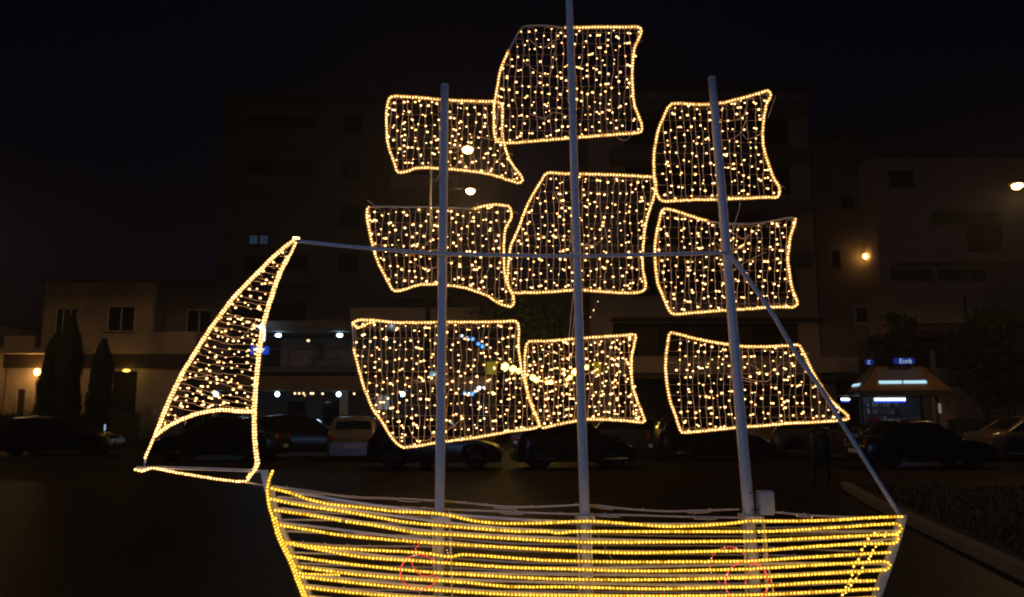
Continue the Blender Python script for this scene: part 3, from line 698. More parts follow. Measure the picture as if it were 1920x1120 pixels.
# first-floor terrace: parapet, long handrail, brown wall
za, zb = Z(600, 46), Z(577, 46)
bpart(bl, 'terrace_parapet', 'plaster3', (X(655, 46), X(925, 46), 46, 46.2, za, zb), (X(655, 46), X(925, 46), 46.2, D - .005, za, za + .2))
bpart(bl, 'handrail', 'lamp_metal', (X(665, 46), X(920, 46), 46.06, 46.12, Z(572, 46), Z(569, 46)))
for i in range(9): bpart(bl, 'rail_post', 'lamp_metal', (X(668 + 31 * i, 46), X(669.2 + 31 * i, 46), 46.07, 46.11, zb, Z(572, 46)))
# lit first floor: glazed balcony between the jib and the lower left sail
D2 = 44.
gl = empty('first_floor_bar'); tag(gl, 'glazed first-floor bar with cold white lamps between jib and largest sail', 'bar')
bpart(gl, 'roof', 'concrete', (X(488, D2), X(1010, D2), D2 - .3, D2 + 6, Z(622, D2), Z(603, D2)))
bpart(gl, 'floor_slab', 'concrete', (X(488, D2), X(1010, D2), D2 - .3, D2 + 6, Z(699, D2), Z(688, D2)))
bpart(gl, 'back_wall', 'plaster2', (X(488, D2), X(1010, D2), D2 + 4, D2 + 4.2, Z(688, D2), Z(622, D2)))
for xx in (488, 668, 850, 1006): bpart(gl, 'pillar', 'concrete', (X(xx, D2), X(xx + 7, D2), D2 - .2, D2 + .1, 0, Z(699, D2)), (X(xx, D2), X(xx + 7, D2), D2 - .2, D2 + .1, Z(688, D2), Z(622, D2)))
for i in range(11):
    a = 497 + i * 46
    f = bpart(gl, 'railing', 'lamp_metal', (X(a, D2), X(a + 46, D2) - .02, D2 - .25, D2 - .21, Z(656, D2), Z(654, D2)), (X(a, D2), X(a, D2) + .04, D2 - .25, D2 - .21, Z(688, D2), Z(656, D2)))
for xx, yy in ((560, 650), (597, 648), (700, 652), (790, 650)):
    bpart(gl, 'table', 'darkwood', (X(xx, D2), X(xx + 22, D2), D2 + 2, D2 + 2.7, Z(668, D2), Z(666, D2)), (X(xx + 10, D2), X(xx + 12, D2), D2 + 2.3, D2 + 2.35, Z(688, D2), Z(668, D2)))
bpart(gl, 'counter', 'darkwood', (X(565, D2), X(575, D2), D2 + 3.6, D2 + 3.95, Z(665, D2), Z(632, D2)))
bpart(gl, 'poster', 'kerb', (X(555, D2), X(564, D2), D2 + 3.9, D2 + 3.97, Z(640, D2), Z(630, D2)))
for xx, e, nm in ((522, 3, 'cold white ceiling lamp of the bar nearest the jib'), (637, 2.5, 'cold white ceiling lamp of the bar just left of the largest sail')):
    wall_lamp(xx, 629, D2, 'led', e, (.45, .7, 1), nm, (.17, .14, .1), 'bar ceiling lamps')
wall_lamp(736, 611, D2, 'led', 5, (.45, .7, 1), 'cold white lamp of the bar behind the upper left of the largest sail', (.15, .12, .12), 'bar ceiling lamps')
wall_lamp(578, 639, D2 + .6, 'warmbulb', 0, None, 'small warm lamp inside the bar', (.09, .09, .06), 'bar ceiling lamps')
# bright vertical LED sign and blue sign on the corner of the bar
t = empty('light_column', P(493, 630, D2 - .7)); tag(t, 'bright white vertical light column behind the right edge of the jib', 'light column')
mb = MB(); mb.box(-.17, .17, -.06, .06, -.62, .55); mb.build('housing', M['lamp_metal'], t)
mb = MB(); mb.box(-.14, .14, -.075, -.062, -.3, .5); mb.build('diffuser', M['tube'], t)
mb = MB(); mb.blobs([(-.05, -.1, .5)], 1, sub=2, squash=(.16, .1, .14)); mb.build('lamp_glass', M['led'], t)
point('lamp_light', (.35, -.25, .2), 5, (.4, .65, 1), .2, t)
p = P(486, 657, D2 - .7); t = empty('blue_sign', p); tag(t, 'bright blue sign with white lettering crossing the right edge of the jib', 'sign')
mb = MB(); mb.box(-.5, .5, 0, .12, -.22, .22); mb.build('panel', M['brightblue'], t)
text('lettering', 'bar', .38, M['white_letter'], t, (.06, -.01, .03))

# --- ground-floor cafe canopy with white globe lamps
D3 = 38.
cf = empty('cafe_canopy'); tag(cf, 'long dark cafe canopy along the ground floor behind the lower sails', 'canopy')
zc = Z(733, D3)
bpart(cf, 'roof', 'awning', (X(385, D3), X(925, D3), D3 - .3, D3 + 5.5, zc, Z(706, D3)))
for xx in (388, 462, 578, 696, 812, 918): bpart(cf, 'post', 'lamp_metal', (X(xx, D3), X(xx, D3) + .09, D3 - .2, D3 - .11, 0, zc))
bpart(cf, 'back_wall', 'plaster2', (X(385, D3), X(925, D3), D3 + 5.2, D3 + 5.5, 0, zc))
for xx in (430, 545, 610, 820, 880):
    mb = MB(); mb.box(X(xx, D3 + 5.1), X(xx + 30, D3 + 5.1), D3 + 5.12, D3 + 5.18, .5, 2.1); mb.build('shop_window', M['glass'], cf)
bpart(cf, 'orange_panel', 'kiosk', (X(630, D3), X(646, D3), D3 + 1.2, D3 + 1.3, Z(778, D3), zc))
pa = MB(); pa.box(X(700, D3), X(710.5, D3), D3 + 1.5, D3 + 1.56, Z(768, D3), Z(741, D3)); pa.build('lit_door', M['litdoor'], cf)
pa = MB(); pa.box(X(713, D3), X(723, D3), D3 + 1.5, D3 + 1.56, Z(768, D3), Z(741, D3)); pa.build('lit_door', M['litdoor2'], cf)
for xx, nm in ((405, 'first white globe lamp of the cafe, seen through the jib'), (520, 'second white globe lamp, just right of the jib'), (635, 'third white globe lamp, left of the largest sail'), (755, 'fourth white globe lamp, behind the largest sail')):
    p = P(xx, 739.5, D3); t = empty('globe_lamp', p); tag(t, nm, 'lamp', 'white globe lamps under the cafe canopy')
    mb = MB(); mb.blobs([(0, 0, 0)], .11, sub=2); mb.build('globe', M['led'], t, True)
    mb = MB(); mb.tube([(0, 0, .12), (0, 0, zc - p.z)], .012, 6); mb.build('rod', M['lamp_metal'], t)
    point('lamp_light', (0, -.2, -.22), 1.6, (.6, .8, 1), .1, t)
t = empty('bulb_chain', P(580, 738, D3)); tag(t, 'short chain of small warm bulbs between the second and third globe lamps', 'string lights')
mb = MB(); mb.tube([P(q, 736, D3) - t.location for q in (545, 600, 670)], .008, 5); mb.build('cord', M['tie'], t)
for xx, yy in ((553, 738), (561, 738), (569, 738), (573, 742), (583, 738), (587, 738), (605, 738.5), (664, 738.5)):
    mb = MB(); mb.blobs([P(xx, yy, D3) - t.location], .055, sub=1); mb.build('bulb', M['warmbulb'], t)
# cyan shop sign
p = P(812.5, 704, 40); t = empty('shop_sign', p); tag(t, 'small square pale cyan sign beside the left mast behind the largest sail', 'sign')
mb = MB(); mb.box(-.21, .21, 0, .1, -.2, .2); mb.build('panel', M['cyan'], t); text('lettering', 'εds', .22, M['white_letter'], t, (0, -.01, 0))
# blue and white chains
def chain(pts, d, sizes, mats, label, cord=True, group=None):
    t = empty('light_chain', P(*pts[0], d)); tag(t, label, 'string lights', group)
    if cord:
        mb = MB(); mb.tube([P(a, b - 2, d + .02) - t.location for a, b in pts], .012, 5); mb.build('cord', M['wire'], t)
    for (a, b), s_, m_ in zip(pts, sizes, mats):
        mb = MB(); mb.blobs([P(a, b, d) - t.location], s_, sub=1); mb.build('bulb', M[m_], t)
    return t
chain([(866, 630), (876, 633), (886, 636), (897, 645), (905, 650), (935, 672)], 40, [.07, .05, .1, .1, .1, .03], ['whitebulb', 'bluebulb', 'bluebulb', 'bluebulb', 'bluebulb', 'warmbulb'], 'slanting chain of four blue bulbs behind the largest sail')
chain([(871, 738), (879, 738), (885, 739), (891, 734), (898, 728), (907, 727)], 37, [.09, .05, .1, .06, .11, .06], ['bluebulb', 'whitebulb', 'bluebulb', 'whitebulb', 'whitebulb', 'whitebulb'], 'low chain of blue and white bulbs behind the largest sail')
# yellow street garland with two square lanterns
g = chain([(932, 680), (947, 688), (962, 692), (973, 696), (988, 703), (999, 708), (1006, 713), (1018, 716), (1026, 717.5), (1033, 717), (1050, 716), (1064, 712), (1069, 708), (1078, 698), (1090, 692), (1100, 689), (1112, 684)], 36,
      [.03, .2, .17, .13, .03, .14, .13, .03, .1, .11, .03, .09, .11, .17, .03, .12, .03], ['yellow'] * 17, 'yellow street garland hung in a curve behind the two lowest sails')
for xx, w_ in ((922, .34), (1121, .22)):
    mb = MB(); q = P(xx, 690, 36) - g.location; mb.box(q.x - w_ * .7, q.x + w_ * .7, q.y, q.y + .15, q.z - .3, q.z + .28); mb.build('lantern', M['yellowpanel'], g)
for xx, yy in ((932, 680), (1112, 684)):
    pass
point('garland_light', P(1000, 712, 35.5), 60, (1, .6, .12), .6)
chain([(1121, 566), (1113, 582), (1107, 595)], 40, [.025, .04, .025], ['warmbulb'] * 3, 'tiny bulbs on a slack line right of the middle mast')

# --- right-hand buildings
def block(name, label, xpx0, xpx1, ytop, D, m, ops_px=(), depth=12, base=0):
    t = empty(name, (0, 0, 0)); tag(t, label, 'building')
    x0, x1, H = X(xpx0, D), X(xpx1, D), Z(ytop, D)
    ops = [(X(a, D), X(b, D), Z(d, D), Z(c, D)) for a, b, c, d in ops_px]
    mb = facade(MB(), x0, x1, base, H, D, ops); mb.box(x0, x0 + .3, D + .3, D + depth, base, H); mb.box(x1 - .3, x1, D + .3, D + depth, base, H); mb.build('wall', M[m], t)
    bpart(t, 'roof', 'concrete', (x0 - .2, x1 + .2, D - .25, D + depth, H, H + .3))
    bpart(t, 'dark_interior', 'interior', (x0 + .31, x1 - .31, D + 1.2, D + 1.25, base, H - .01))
    for o in ops:
        if o[1] - o[0] > 0 and o[3] - o[2] < 3.4 and o[1] - o[0] < 7: window(t, *o, D, 'darkwood', max(1, int((o[1] - o[0]) / 1.1)))
    return t
D = 48.
b1 = block('balcony_block', 'dark building with brown balcony fronts behind the two right lower sails', 1108, 1538, 172, D, 'plaster3',
      [(1150, 1500, 606, 668), (1180, 1500, 500, 556), (1180, 1500, 405, 460), (1180, 1500, 310, 366), (1180, 1500, 222, 272), (1150, 1530, 706, 800)])
bpart(b1, 'awning', 'awning', (X(1145, D), X(1535, D), D - 1.6, D - .01, Z(603, D), Z(600, D)))
bpart(b1, 'slab', 'plaster3', (X(1130, D), X(1590, D), D - 1.3, D - .01, Z(701, D), Z(672, D)))
bpart(b1, 'shop_fascia', 'awning', (X(1130, D), X(1575, D), D - 1.5, D - .01, Z(712, D), Z(708, D)))
for zz in (480, 385, 290, 205):
    bpart(b1, 'balcony', 'plaster2', (X(1150, D), X(1520, D), D - 1.3, D - .01, Z(zz + 22, D), Z(zz, D)))
for xx in (1200, 1290, 1380, 1470):
    bpart(b1, 'shutter', 'darkwood', (X(xx, D), X(xx + 40, D), D + .8, D + .9, Z(668, D), Z(610, D)))
b2 = block('narrow_tower', 'narrow dark house with small framed windows left of the blue kiosk signs', 1541, 1652, 262, D, 'plaster2',
      [(1610, 1634, 581, 602), (1594, 1618, 370, 391), (1570, 1586, 470, 500), (1562, 1640, 712, 800)])
z0_, z1_ = Z(606, D), Z(577, D)
bpart(b2, 'window_surround', 'plaster3', (X(1604, D), X(1609, D), D - .08, D - .004, z0_, z1_), (X(1635, D), X(1640, D), D - .08, D - .004, z0_, z1_), (X(1602, D), X(1642, D), D - .1, D - .004, z1_, Z(573, D)), (X(1602, D), X(1642, D), D - .1, D - .004, Z(610, D), z0_))
wall_lamp(1622, 481, D - .4, 'sodium_small', 2.2, (1, .6, .25), 'small warm lamp high on the narrow house wall', (.15, .1, .16))
D = 46.
b3 = block('stepped_block', 'stepped building with wide brown balcony fronts at the right edge', 1660, 2080, 296, D, 'plaster3',
      [(1672, 1900, 632, 690), (1680, 1760, 505, 524), (1772, 1860, 505, 524), (1765, 1900, 395, 420), (1690, 1740, 320, 350), (1830, 1900, 425, 470)])
bpart(b3, 'balcony', 'plaster3', (X(1678, D), X(1792, D), D - 1.3, D - .01, Z(500, D), Z(488, D)))
bpart(b3, 'balcony', 'plaster3', (X(1796, D), X(1905, D), D - 1.3, D - .01, Z(498, D), Z(484, D)))
bpart(b3, 'balcony', 'plaster3', (X(1672, D), X(1832, D), D - 1.1, D - .01, Z(610, D), Z(535, D)))
bpart(b3, 'awning', 'kiosk', (X(1690, D), X(1794, D), D - 1.7, D - 1.12, Z(628, D), Z(617, D)))
bpart(b3, 'drainpipe', 'lamp_metal', (X(1793, D), X(1796, D), D - 1.2, D - 1.12, 0, Z(560, D)))
for xx in (1727, 1767, 1807): bpart(b3, 'column', 'plaster3', (X(xx, D), X(xx + 6, D), D - 1.1, D - .9, 0, Z(660, D)))
gw = empty('garden_wall', (0, 0, 0)); tag(gw, 'low pale wall running right from behind the kiosk', 'wall')
bpart(gw, 'wall_body', 'plaster3', (X(1745, 40), X(2000, 40), 40, 40.3, 0, Z(725, 40))); bpart(gw, 'coping', 'kerb', (X(1745, 40), X(2000, 40), 39.95, 40.35, Z(725, 40), Z(719, 40)))

# --- kiosk
DK = 32.
kx = X(1703, DK); kz = lambda y: Z(y, DK)
K = empty('kiosk', (kx, DK + 1.3, 0), math.radians(-14)); tag(K, 'small kiosk with tan hipped roof, white light strips and blue roof signs', 'kiosk')
zb_, zt_ = kz(732), kz(686); W0, W1, L0, L1 = 1.72, .88, 1.65, .8
def frust(x0, y0, z0, x1, y1, z1): return [(-x0, -y0, z0), (x0, -y0, z0), (x0, y0, z0), (-x0, y0, z0), (-x1, -y1, z1), (x1, -y1, z1), (x1, y1, z1), (-x1, y1, z1)]
mb = MB(); mb.add(frust(W0, L0, zb_, W1, L1, zt_), [(3, 2, 1, 0), (4, 5, 6, 7), (0, 1, 5, 4), (1, 2, 6, 5), (2, 3, 7, 6), (3, 0, 4, 7)]); rf = mb.build('roof', M['kiosk'], K)
mb = MB(); mb.box(-W0 - .03, W0 + .03, -L0 - .03, L0 + .03, kz(743), zb_ - .005); mb.build('fascia', M['kiosk_dark'], K)
def on_front(u0, u1, v0, v1, off):   # a panel lying on the sloping front face
    def pt(u, v):
        z = zb_ + (zt_ - zb_) * v; y = -(L0 + (L1 - L0) * v) - off; return (u, y, z + off * .4)
    return [pt(u0, v0), pt(u1, v0), pt(u1, v1), pt(u0, v1)]
def slab_on(face, name, m, parent, t=.03, ax=1):
    mb = MB(); b = [tuple(p) for p in face]; tt = [(p[0] - (t if ax == 0 else 0), p[1] - (t if ax == 1 else 0), p[2] + t * .5) for p in b]
    mb.add(b + tt, [(0, 1, 2, 3), (7, 6, 5, 4), (0, 4, 5, 1), (1, 5, 6, 2), (2, 6, 7, 3), (3, 7, 4, 0)]); return mb.build(name, M[m], parent)
slab_on(on_front(-.92, .82, .38, .85, .01), 'roof_panel', 'skylight', rf)
slab_on(on_front(-.93, -.06, .26, .37, .02), 'light_strip', 'strip', rf); slab_on(on_front(0, .86, .26, .37, .02), 'light_strip', 'strip', rf)
def on_left(u0, u1, v0, v1, off):
    def pt(u, v):
        z = zb_ + (zt_ - zb_) * v; return (-(W0 + (W1 - W0) * v) - off, u, z + off * .4)
    return [pt(u0, v0), pt(u1, v0), pt(u1, v1), pt(u0, v1)]
slab_on(on_left(-.7, .9, .3, .8, .02), 'roof_panel', 'skylight', rf, ax=0); slab_on(on_left(-.7, .9, .2, .3, .03), 'light_strip', 'strip', rf, ax=0)
mb = MB(); mb.box(-1.25, 1.25, -1.15, 1.15, 0, 1.0); mb.build('counter', M['kiosk_dark'], K)
mb = MB()
for sx in (-1, 1):
    for sy in (-1, 1): mb = MB(); mb.box(sx * 1.25 - .05, sx * 1.25 + .05, sy * 1.15 - .05, sy * 1.15 + .05, 1.0, kz(743) - .01); mb.build('corner_post', M['kiosk_dark'], K)
mb = MB(); mb.box(-1.15, 1.15, 1.0, 1.1, 1.0, kz(743) - .01); mb.build('back_panel', M['skylight'], K)
for j in range(3):
    sh = MB(); sh.box(-1.1, .3, .65, .98, 1.1 + .32 * j, 1.13 + .32 * j); s_ = sh.build('shelf', M['kiosk_dark'], K)
    for i in range(8):
        q = MB(); q.box(-1.05 + .16 * i, -.93 + .16 * i, .72, .9, 1.132 + .32 * j, 1.132 + .32 * j + rnd.uniform(.12, .22)); q.build('packet', M[rnd.choice(['redlens', 'whitepaint', 'kiosk', 'clearlens'])], s_)
for (a, b_, yy) in ((-1.12, .05, -1.3), ):
    mb = MB(); mb.tube([(a, yy, kz(749)), (b_, yy, kz(749))], .055, 8); o = mb.build('tube_lamp', M['tube'], K)
    mb = MB(); mb.box(a, b_, yy - .03, yy + .03, kz(749) - .13, kz(749) - .06); mb.build('blue_glow_tube', M['tubeblue'], o)
mb = MB(); mb.tube([(-2.3, -.8, kz(748)), (-1.9, .0, kz(748))], .055, 8); o = mb.build('tube_lamp', M['tube'], K)
mb = MB(); mb.tube([(-2.3, -.8, kz(748) - .09), (-1.9, .0, kz(748) - .09)], .035, 8); mb.build('blue_glow_tube', M['tubeblue'], o)
mb = MB(); mb.box(-2.5, -1.85, -1.0, .4, kz(746) + .1, kz(746) + .16); mb.build('side_awning', M['kiosk_dark'], K)
mb = MB(); mb.box(1.28, 1.36, -1.3, -1.2, kz(775), kz(757)); mb.build('lit_display', M['litdoor'], K)
mb = MB(); mb.box(.35, .6, -1.19, -1.16, 1.05, 1.35); mb.build('notice', M['skylight'], K)
point('kiosk_light', (-.5, -1.1, kz(749) - .35), 5, (.35, .6, 1), .3, K)
def roof_sign(ux, uy, w_, h_, z, body, size, off, label, rz=0):
    s_ = empty('kiosk_sign', (kx + ux, DK + 1.3 + uy, z), rz); tag(s_, label, 'sign', 'blue signs on the kiosk roof')
    m_ = MB(); pts = []
    for i in range(20):
        a = 2 * math.pi * i / 20; c = math.copysign(abs(math.cos(a)) ** .6, math.cos(a)); d = math.copysign(abs(math.sin(a)) ** .5, math.sin(a)); pts.append((w_ / 2 * c, h_ / 2 * d))
    V = [(a, 0, b) for a, b in pts] + [(a, .1, b) for a, b in pts]
    m_.add(V, [tuple(range(20)), tuple(range(39, 19, -1))] + [(i, i + 20, (i + 1) % 20 + 20, (i + 1) % 20) for i in range(20)]); m_.build('panel', M['blue'], s_)
    text('lettering', body, size, M['letter'], s_, (off, -.02, -.02))
    m_ = MB(); m_.box(-.02, .02, .03, .07, -h_ / 2 - .25, -h_ / 2); m_.build('bracket', M['lamp_metal'], s_)
roof_sign(X(1694, DK) - kx, -.4 - .9, .86, .27, kz(677), 'Εινά', .25, .03, 'long blue sign with pale letters over the kiosk roof')
roof_sign(X(1637, DK) - kx, -.9, .33, .23, kz(678), 'Σ', .2, -.03, 'short blue sign left of the kiosk roof', math.radians(-10))

# ------------------------------------------------------------------ cars
CARPAINT = {}
def carpaint(name, c):
    if name not in CARPAINT: CARPAINT[name] = mat(name, c, .25, .25, spec=.6)
    return CARPAINT[name]
def make_car(kind, paint, L=3.9, Wd=.84, H=1.45):
    # side profile as fractions of the length, front is +x
    if kind == 'hatch': belt = [(-.5, .62), (-.485, .86), (-.44, .93), (-.2, .92), (.12, .9), (.22, .88), (.36, .78), (.45, .68), (.49, .55), (.5, .42)]; top = [(-.47, .93), (-.42, 1.22), (-.36, 1.4), (-.2, 1.45), (.0, 1.44), (.08, 1.36), (.24, .89)]
    elif kind == 'sedan': belt = [(-.5, .6), (-.49, .85), (-.42, .92), (-.3, .93), (.1, .9), (.2, .88), (.35, .78), (.45, .67), (.49, .54), (.5, .4)]; top = [(-.36, .93), (-.22, 1.33), (-.14, 1.4), (.0, 1.41), (.06, 1.36), (.21, .89)]
    else: belt = [(-.5, .6), (-.495, .95), (-.48, 1.02), (.1, 1.0), (.3, .98), (.4, .88), (.46, .75), (.49, .6), (.5, .42)]; top = [(-.49, 1.02), (-.475, 1.7), (-.45, 1.82), (-.1, 1.86), (.1, 1.84), (.18, 1.74), (.34, .98)]
    ht = max(p[1] for p in top); s_ = H / ht
    bx, bz = zip(*belt); tx, tz = zip(*top)
    def fb(x): return float(np.interp(x, bx, bz)) * s_
    def ft(x): return max(fb(x), float(np.interp(x, tx, tz, left=0, right=0)) * s_)
    wf, wr, wrad = .31, -.31, .31
    def zbot(x):
        z = .2
        for c in (wf, wr):
            d = abs(x - c) * L
            if d < wrad + .05: z = max(z, .31 + math.sqrt(max(0, (wrad + .05) ** 2 - d * d)))
        return z
    xs = sorted(set([-.5 + i / 44 for i in range(45)] + [p[0] for p in belt + top] + [c + sgn * (wrad + .05) / L * k for c in (wf, wr) for sgn in (-1, 1) for k in (1.0, .97, .85, .6, .3)]))
    def section(x):
        e = 1 - .16 * max(0, (abs(x) - .38) / .12) ** 2; w_ = Wd * e; b = fb(x); t = ft(x); zb = min(zbot(x), b - .08); cab = (t - b) / max(.01, H - b)
        wc = w_ * (.95 - .2 * min(1, max(0, (t - b) / (H * .4))))
        return [(w_ * .96, zb), (w_, zb + (b - zb) * .3), (w_ * 1.0, zb + (b - zb) * .7), (w_ * .955, b), (w_ * .955 + (wc - w_ * .955) * .85, b + (t - b) * .86), (wc * .86, b + (t - b) * .985), (0, t + (.02 if t > b else .015))]
    n = 7; V = []; Fs = []
    for sgn in (1, -1):
        base = len(V)
        for x in xs:
            for y, z in section(x): V.append((x * L, sgn * y, z))
        for i in range(len(xs) - 1):
            for k in range(n - 1):
                a = base + i * n + k; q = (a, a + n, a + n + 1, a + 1); Fs.append(q if sgn < 0 else q[::-1])
    m_ = MB(); m_.add(V, Fs)
    for idx in (0, len(xs) - 1):                     # ends
        se = section(xs[idx]); ring_ = [(xs[idx] * L, y, z) for y, z in se] + [(xs[idx] * L, -y, z) for y, z in se[::-1]]
        m_.add(ring_, [tuple(range(len(ring_)))])
    m_.box(-.47 * L, .47 * L, -Wd * .9, Wd * .9, .2, .3)
    root = empty('parked_car'); body = m_.build('body', paint, root, True)
    # glass bands on each side and the two screens
    gx = [x for x in xs if tx[0] + .02 <= x <= tx[-1] - .02]
    for sgn in (1, -1):
        V = []; Fs = []
        for x in gx:
            se = section(x); (y0, z0), (y1, z1) = se[3], se[4]
            V.append((x * L, sgn * (y0 + (y1 - y0) * .12 + .006), z0 + (z1 - z0) * .12)); V.append((x * L, sgn * (y0 + (y1 - y0) * .93 + .006), z0 + (z1 - z0) * .93))
        for i in range(len(gx) - 1): Fs.append((2 * i, 2 * i + 2, 2 * i + 3, 2 * i + 1) if sgn < 0 else (2 * i + 1, 2 * i + 3, 2 * i + 2, 2 * i))
        g = MB(); g.add(V, Fs); g.build('side_window', M['carglass'], root, True)
        for xp in (-.13, .07):
            b = ft(xp) ; mbp = MB(); se = section(xp); mbp.tube([(xp * L, sgn * (se[3][0] + .008), se[3][1]), (xp * L, sgn * (se[4][0] + .01), se[4][1])], .02, 5); mbp.build('door_pillar', paint, root)
            mbp = MB(); mbp.box(xp * L - .3, xp * L - .14, sgn * (Wd * .99) - .012, sgn * (Wd * .99) + .03 * sgn if sgn > 0 else sgn * (Wd * .99) + .012, fb(xp) - .12, fb(xp) - .09) if sgn > 0 else mbp.box(xp * L - .3, xp * L - .14, -Wd * .99 - .03, -Wd * .99 + .012, fb(xp) - .12, fb(xp) - .09)
            mbp.build('door_handle', M['rim'], root)
        mm = MB(); mm.blobs([(.17 * L, sgn * (Wd + .07), fb(.17) + .06)], 1, sub=2, squash=(.06, .09, .06)); mm.build('mirror', paint, root, True)
    for nm, rng in (('windscreen', [x for x in xs if tx[-2] + .005 <= x <= tx[-1] - .005]), ('rear_window', [x for x in xs if tx[0] + .005 <= x <= tx[1] + .03])):
        if len(rng) < 2: continue
        V = []; Fs = []
        for x in rng:
            se = section(x); V.append((x * L, -se[5][0] * .9, se[5][1] + .012)); V.append((x * L, 0, se[6][1] + .016)); V.append((x * L, se[5][0] * .9, se[5][1] + .012))
        for i in range(len(rng) - 1):
            for k in (0, 1): Fs.append((3 * i + k, 3 * i + 3 + k, 3 * i + 4 + k, 3 * i + 1 + k))
        g = MB(); g.add(V, Fs); g.build(nm, M['carglass'], root, True)
    for c in (wf, wr):
        for sgn in (1, -1):
            y0 = sgn * Wd * .78; V = []
            w1_ = MB(); prof = [(.19, -.09), (.28, -.1), (.305, -.07), (.305, .07), (.28, .1), (.19, .09)]; N = 20
            VV = [(c * L + r_ * math.cos(2 * math.pi * i / N), y0 + o_, .305 + r_ * math.sin(2 * math.pi * i / N)) for i in range(N) for r_, o_ in prof]
            w1_.add(VV, [(i * 6 + k, ((i + 1) % N) * 6 + k, ((i + 1) % N) * 6 + (k + 1) % 6, i * 6 + (k + 1) % 6) for i in range(N) for k in range(6)])
            wh = w1_.build('wheel', M['tyre'], root, True)
            w2_ = MB(); w2_.tube([(c * L, y0 + sgn * .02, .305), (c * L, y0 + sgn * .05, .305)], [.19, .18], N)
            for k in range(5):
                a = 2 * math.pi * k / 5; w2_.tube([(c * L, y0 + sgn * .06, .305), (c * L + .17 * math.cos(a), y0 + sgn * .055, .305 + .17 * math.sin(a))], .022, 5)
            w2_.build('rim', M['rim'], wh)
    for sgn in (1, -1):
        q = MB(); q.blobs([(.455 * L, sgn * Wd * .68, fb(.45) - .09)], 1, sub=2, squash=(.1, .16, .08)); q.build('headlight', M['clearlens'], root, True)
        q = MB(); q.blobs([(-.487 * L, sgn * Wd * .76, fb(-.48) - .12)], 1, sub=2, squash=(.05, .1, .13)); q.build('tail_light', M['redlens'], root, True)
    for xx in (.503, -.512):
        q = MB(); q.box(xx * L - .01 + (.02 if xx > 0 else 0), xx * L + .01 + (.02 if xx > 0 else 0), -.26, .26, .42, .53); q.build('number_plate', M['plate'], root)
    return root
protos = {}
def car(kind, pname, pc, pxc, D, rz, label, L=3.9, H=1.45, **k):
    c = make_car(kind, carpaint(pname, pc), L, H=H, **k)
    c.location = (X(pxc, D, 830), D + .84, -.012); c.rotation_euler = (0, 0, math.radians(rz))
    tag(c, label, 'car', 'cars parked behind the ship'); return c
car('hatch', 'black_paint', (.012, .012, .015), 813, 21.5, 0, 'dark small hatchback under the largest sail, crossed by the left mast', L=3.7, H=1.42)
car('hatch', 'graphite_paint', (.03, .03, .034), 1078, 21.8, 8, 'dark hatchback behind the middle mast under the smallest sail', L=3.4, H=1.45)
car('sedan', 'navy_paint', (.01, .014, .03), 1752, 21.8, 0, 'dark saloon with rounded roof parked in front of the kiosk', L=3.75, H=1.36)
car('hatch', 'cream_car_paint', (.17, .15, .13), 658, 26, 98, 'pale car seen end-on left of the largest sail', L=3.9, H=1.42)
car('hatch', 'dark_grey_paint', (.02, .02, .022), 1345, 25, 4, 'dark car behind the right mast', L=3.9)
car('hatch', 'bronze_paint', (.13, .11, .09), 1560, 26, 0, 'brownish hatchback whose roof shows right of the lowest right sail', L=4.0, H=1.52)
car('sedan', 'dark_green_paint', (.012, .018, .014), 395, 25, 180, 'dark saloon seen through the gap under the jib', L=4.2, H=1.42)
car('hatch', 'plum_paint', (.02, .012, .014), 560, 27, 12, 'dark hatchback between the jib and the pale end-on car', L=4.0)
car('sedan', 'bronze_paint', (.13, .11, .09), 1985, 25, 0, 'bronze saloon cut by the right edge of the picture', L=4.3, H=1.42)
car('hatch', 'grey_paint', (.08, .08, .085), 1215, 27.5, 0, 'grey hatchback beyond the middle and right masts', L=3.9)
car('hatch', 'black_paint', (.012, .012, .015), 90, 28, 5, 'black hatchback parked farthest left, before the cypresses', L=4.0)

# ------------------------------------------------------------------ waste bin, added lamp for a small bluish reflection
D = 17.2; p = X(1540, D, 870)
wb = empty('waste_bin', (p, D, 0)); tag(wb, 'dark waste bin on two posts behind the stern stay', 'waste bin')
for s_ in (-1, 1): mb = MB(); mb.tube([(s_ * .15, 0, -.004), (s_ * .15, 0, 1.2)], .028, 8); mb.build('leg', M['lamp_metal'], wb, True)
mb = MB(); mb.tube([(0, 0, .42), (0, 0, .45), (0, 0, 1.08), (0, 0, 1.1)], [.15, .19, .21, .2], 20); mb.build('bin_body', M['kiosk_dark'], wb, True)
mb = MB(); mb.tube([(0, 0, 1.16), (0, 0, 1.22), (0, 0, 1.27)], [.23, .19, .06], 20); mb.build('lid', M['lamp_metal'], wb, True)
p = P(197, 797, 34); bo = empty('glint_lamp', (p.x, 34, 0)); tag(bo, 'added bollard lamp standing in for a bluish reflection at the foot of the single cypress', 'bollard lamp')
mb = MB(); mb.tube([(0, 0, -.01), (0, 0, .7)], .06, 10); mb.build('post', M['lamp_metal'], bo, True)
mb = MB(); mb.tube([(0, 0, .74), (0, 0, 1.0)], .035, 10); mb.build('lamp_glass', M['glint_glow'], bo, True)
mb = MB(); mb.tube([(0, 0, .7), (0, 0, .74)], .075, 10); mb.tube([(0, 0, 1.05), (0, 0, 1.1)], [.08, .03], 10); mb.build('cap', M['lamp_metal'], bo, True)

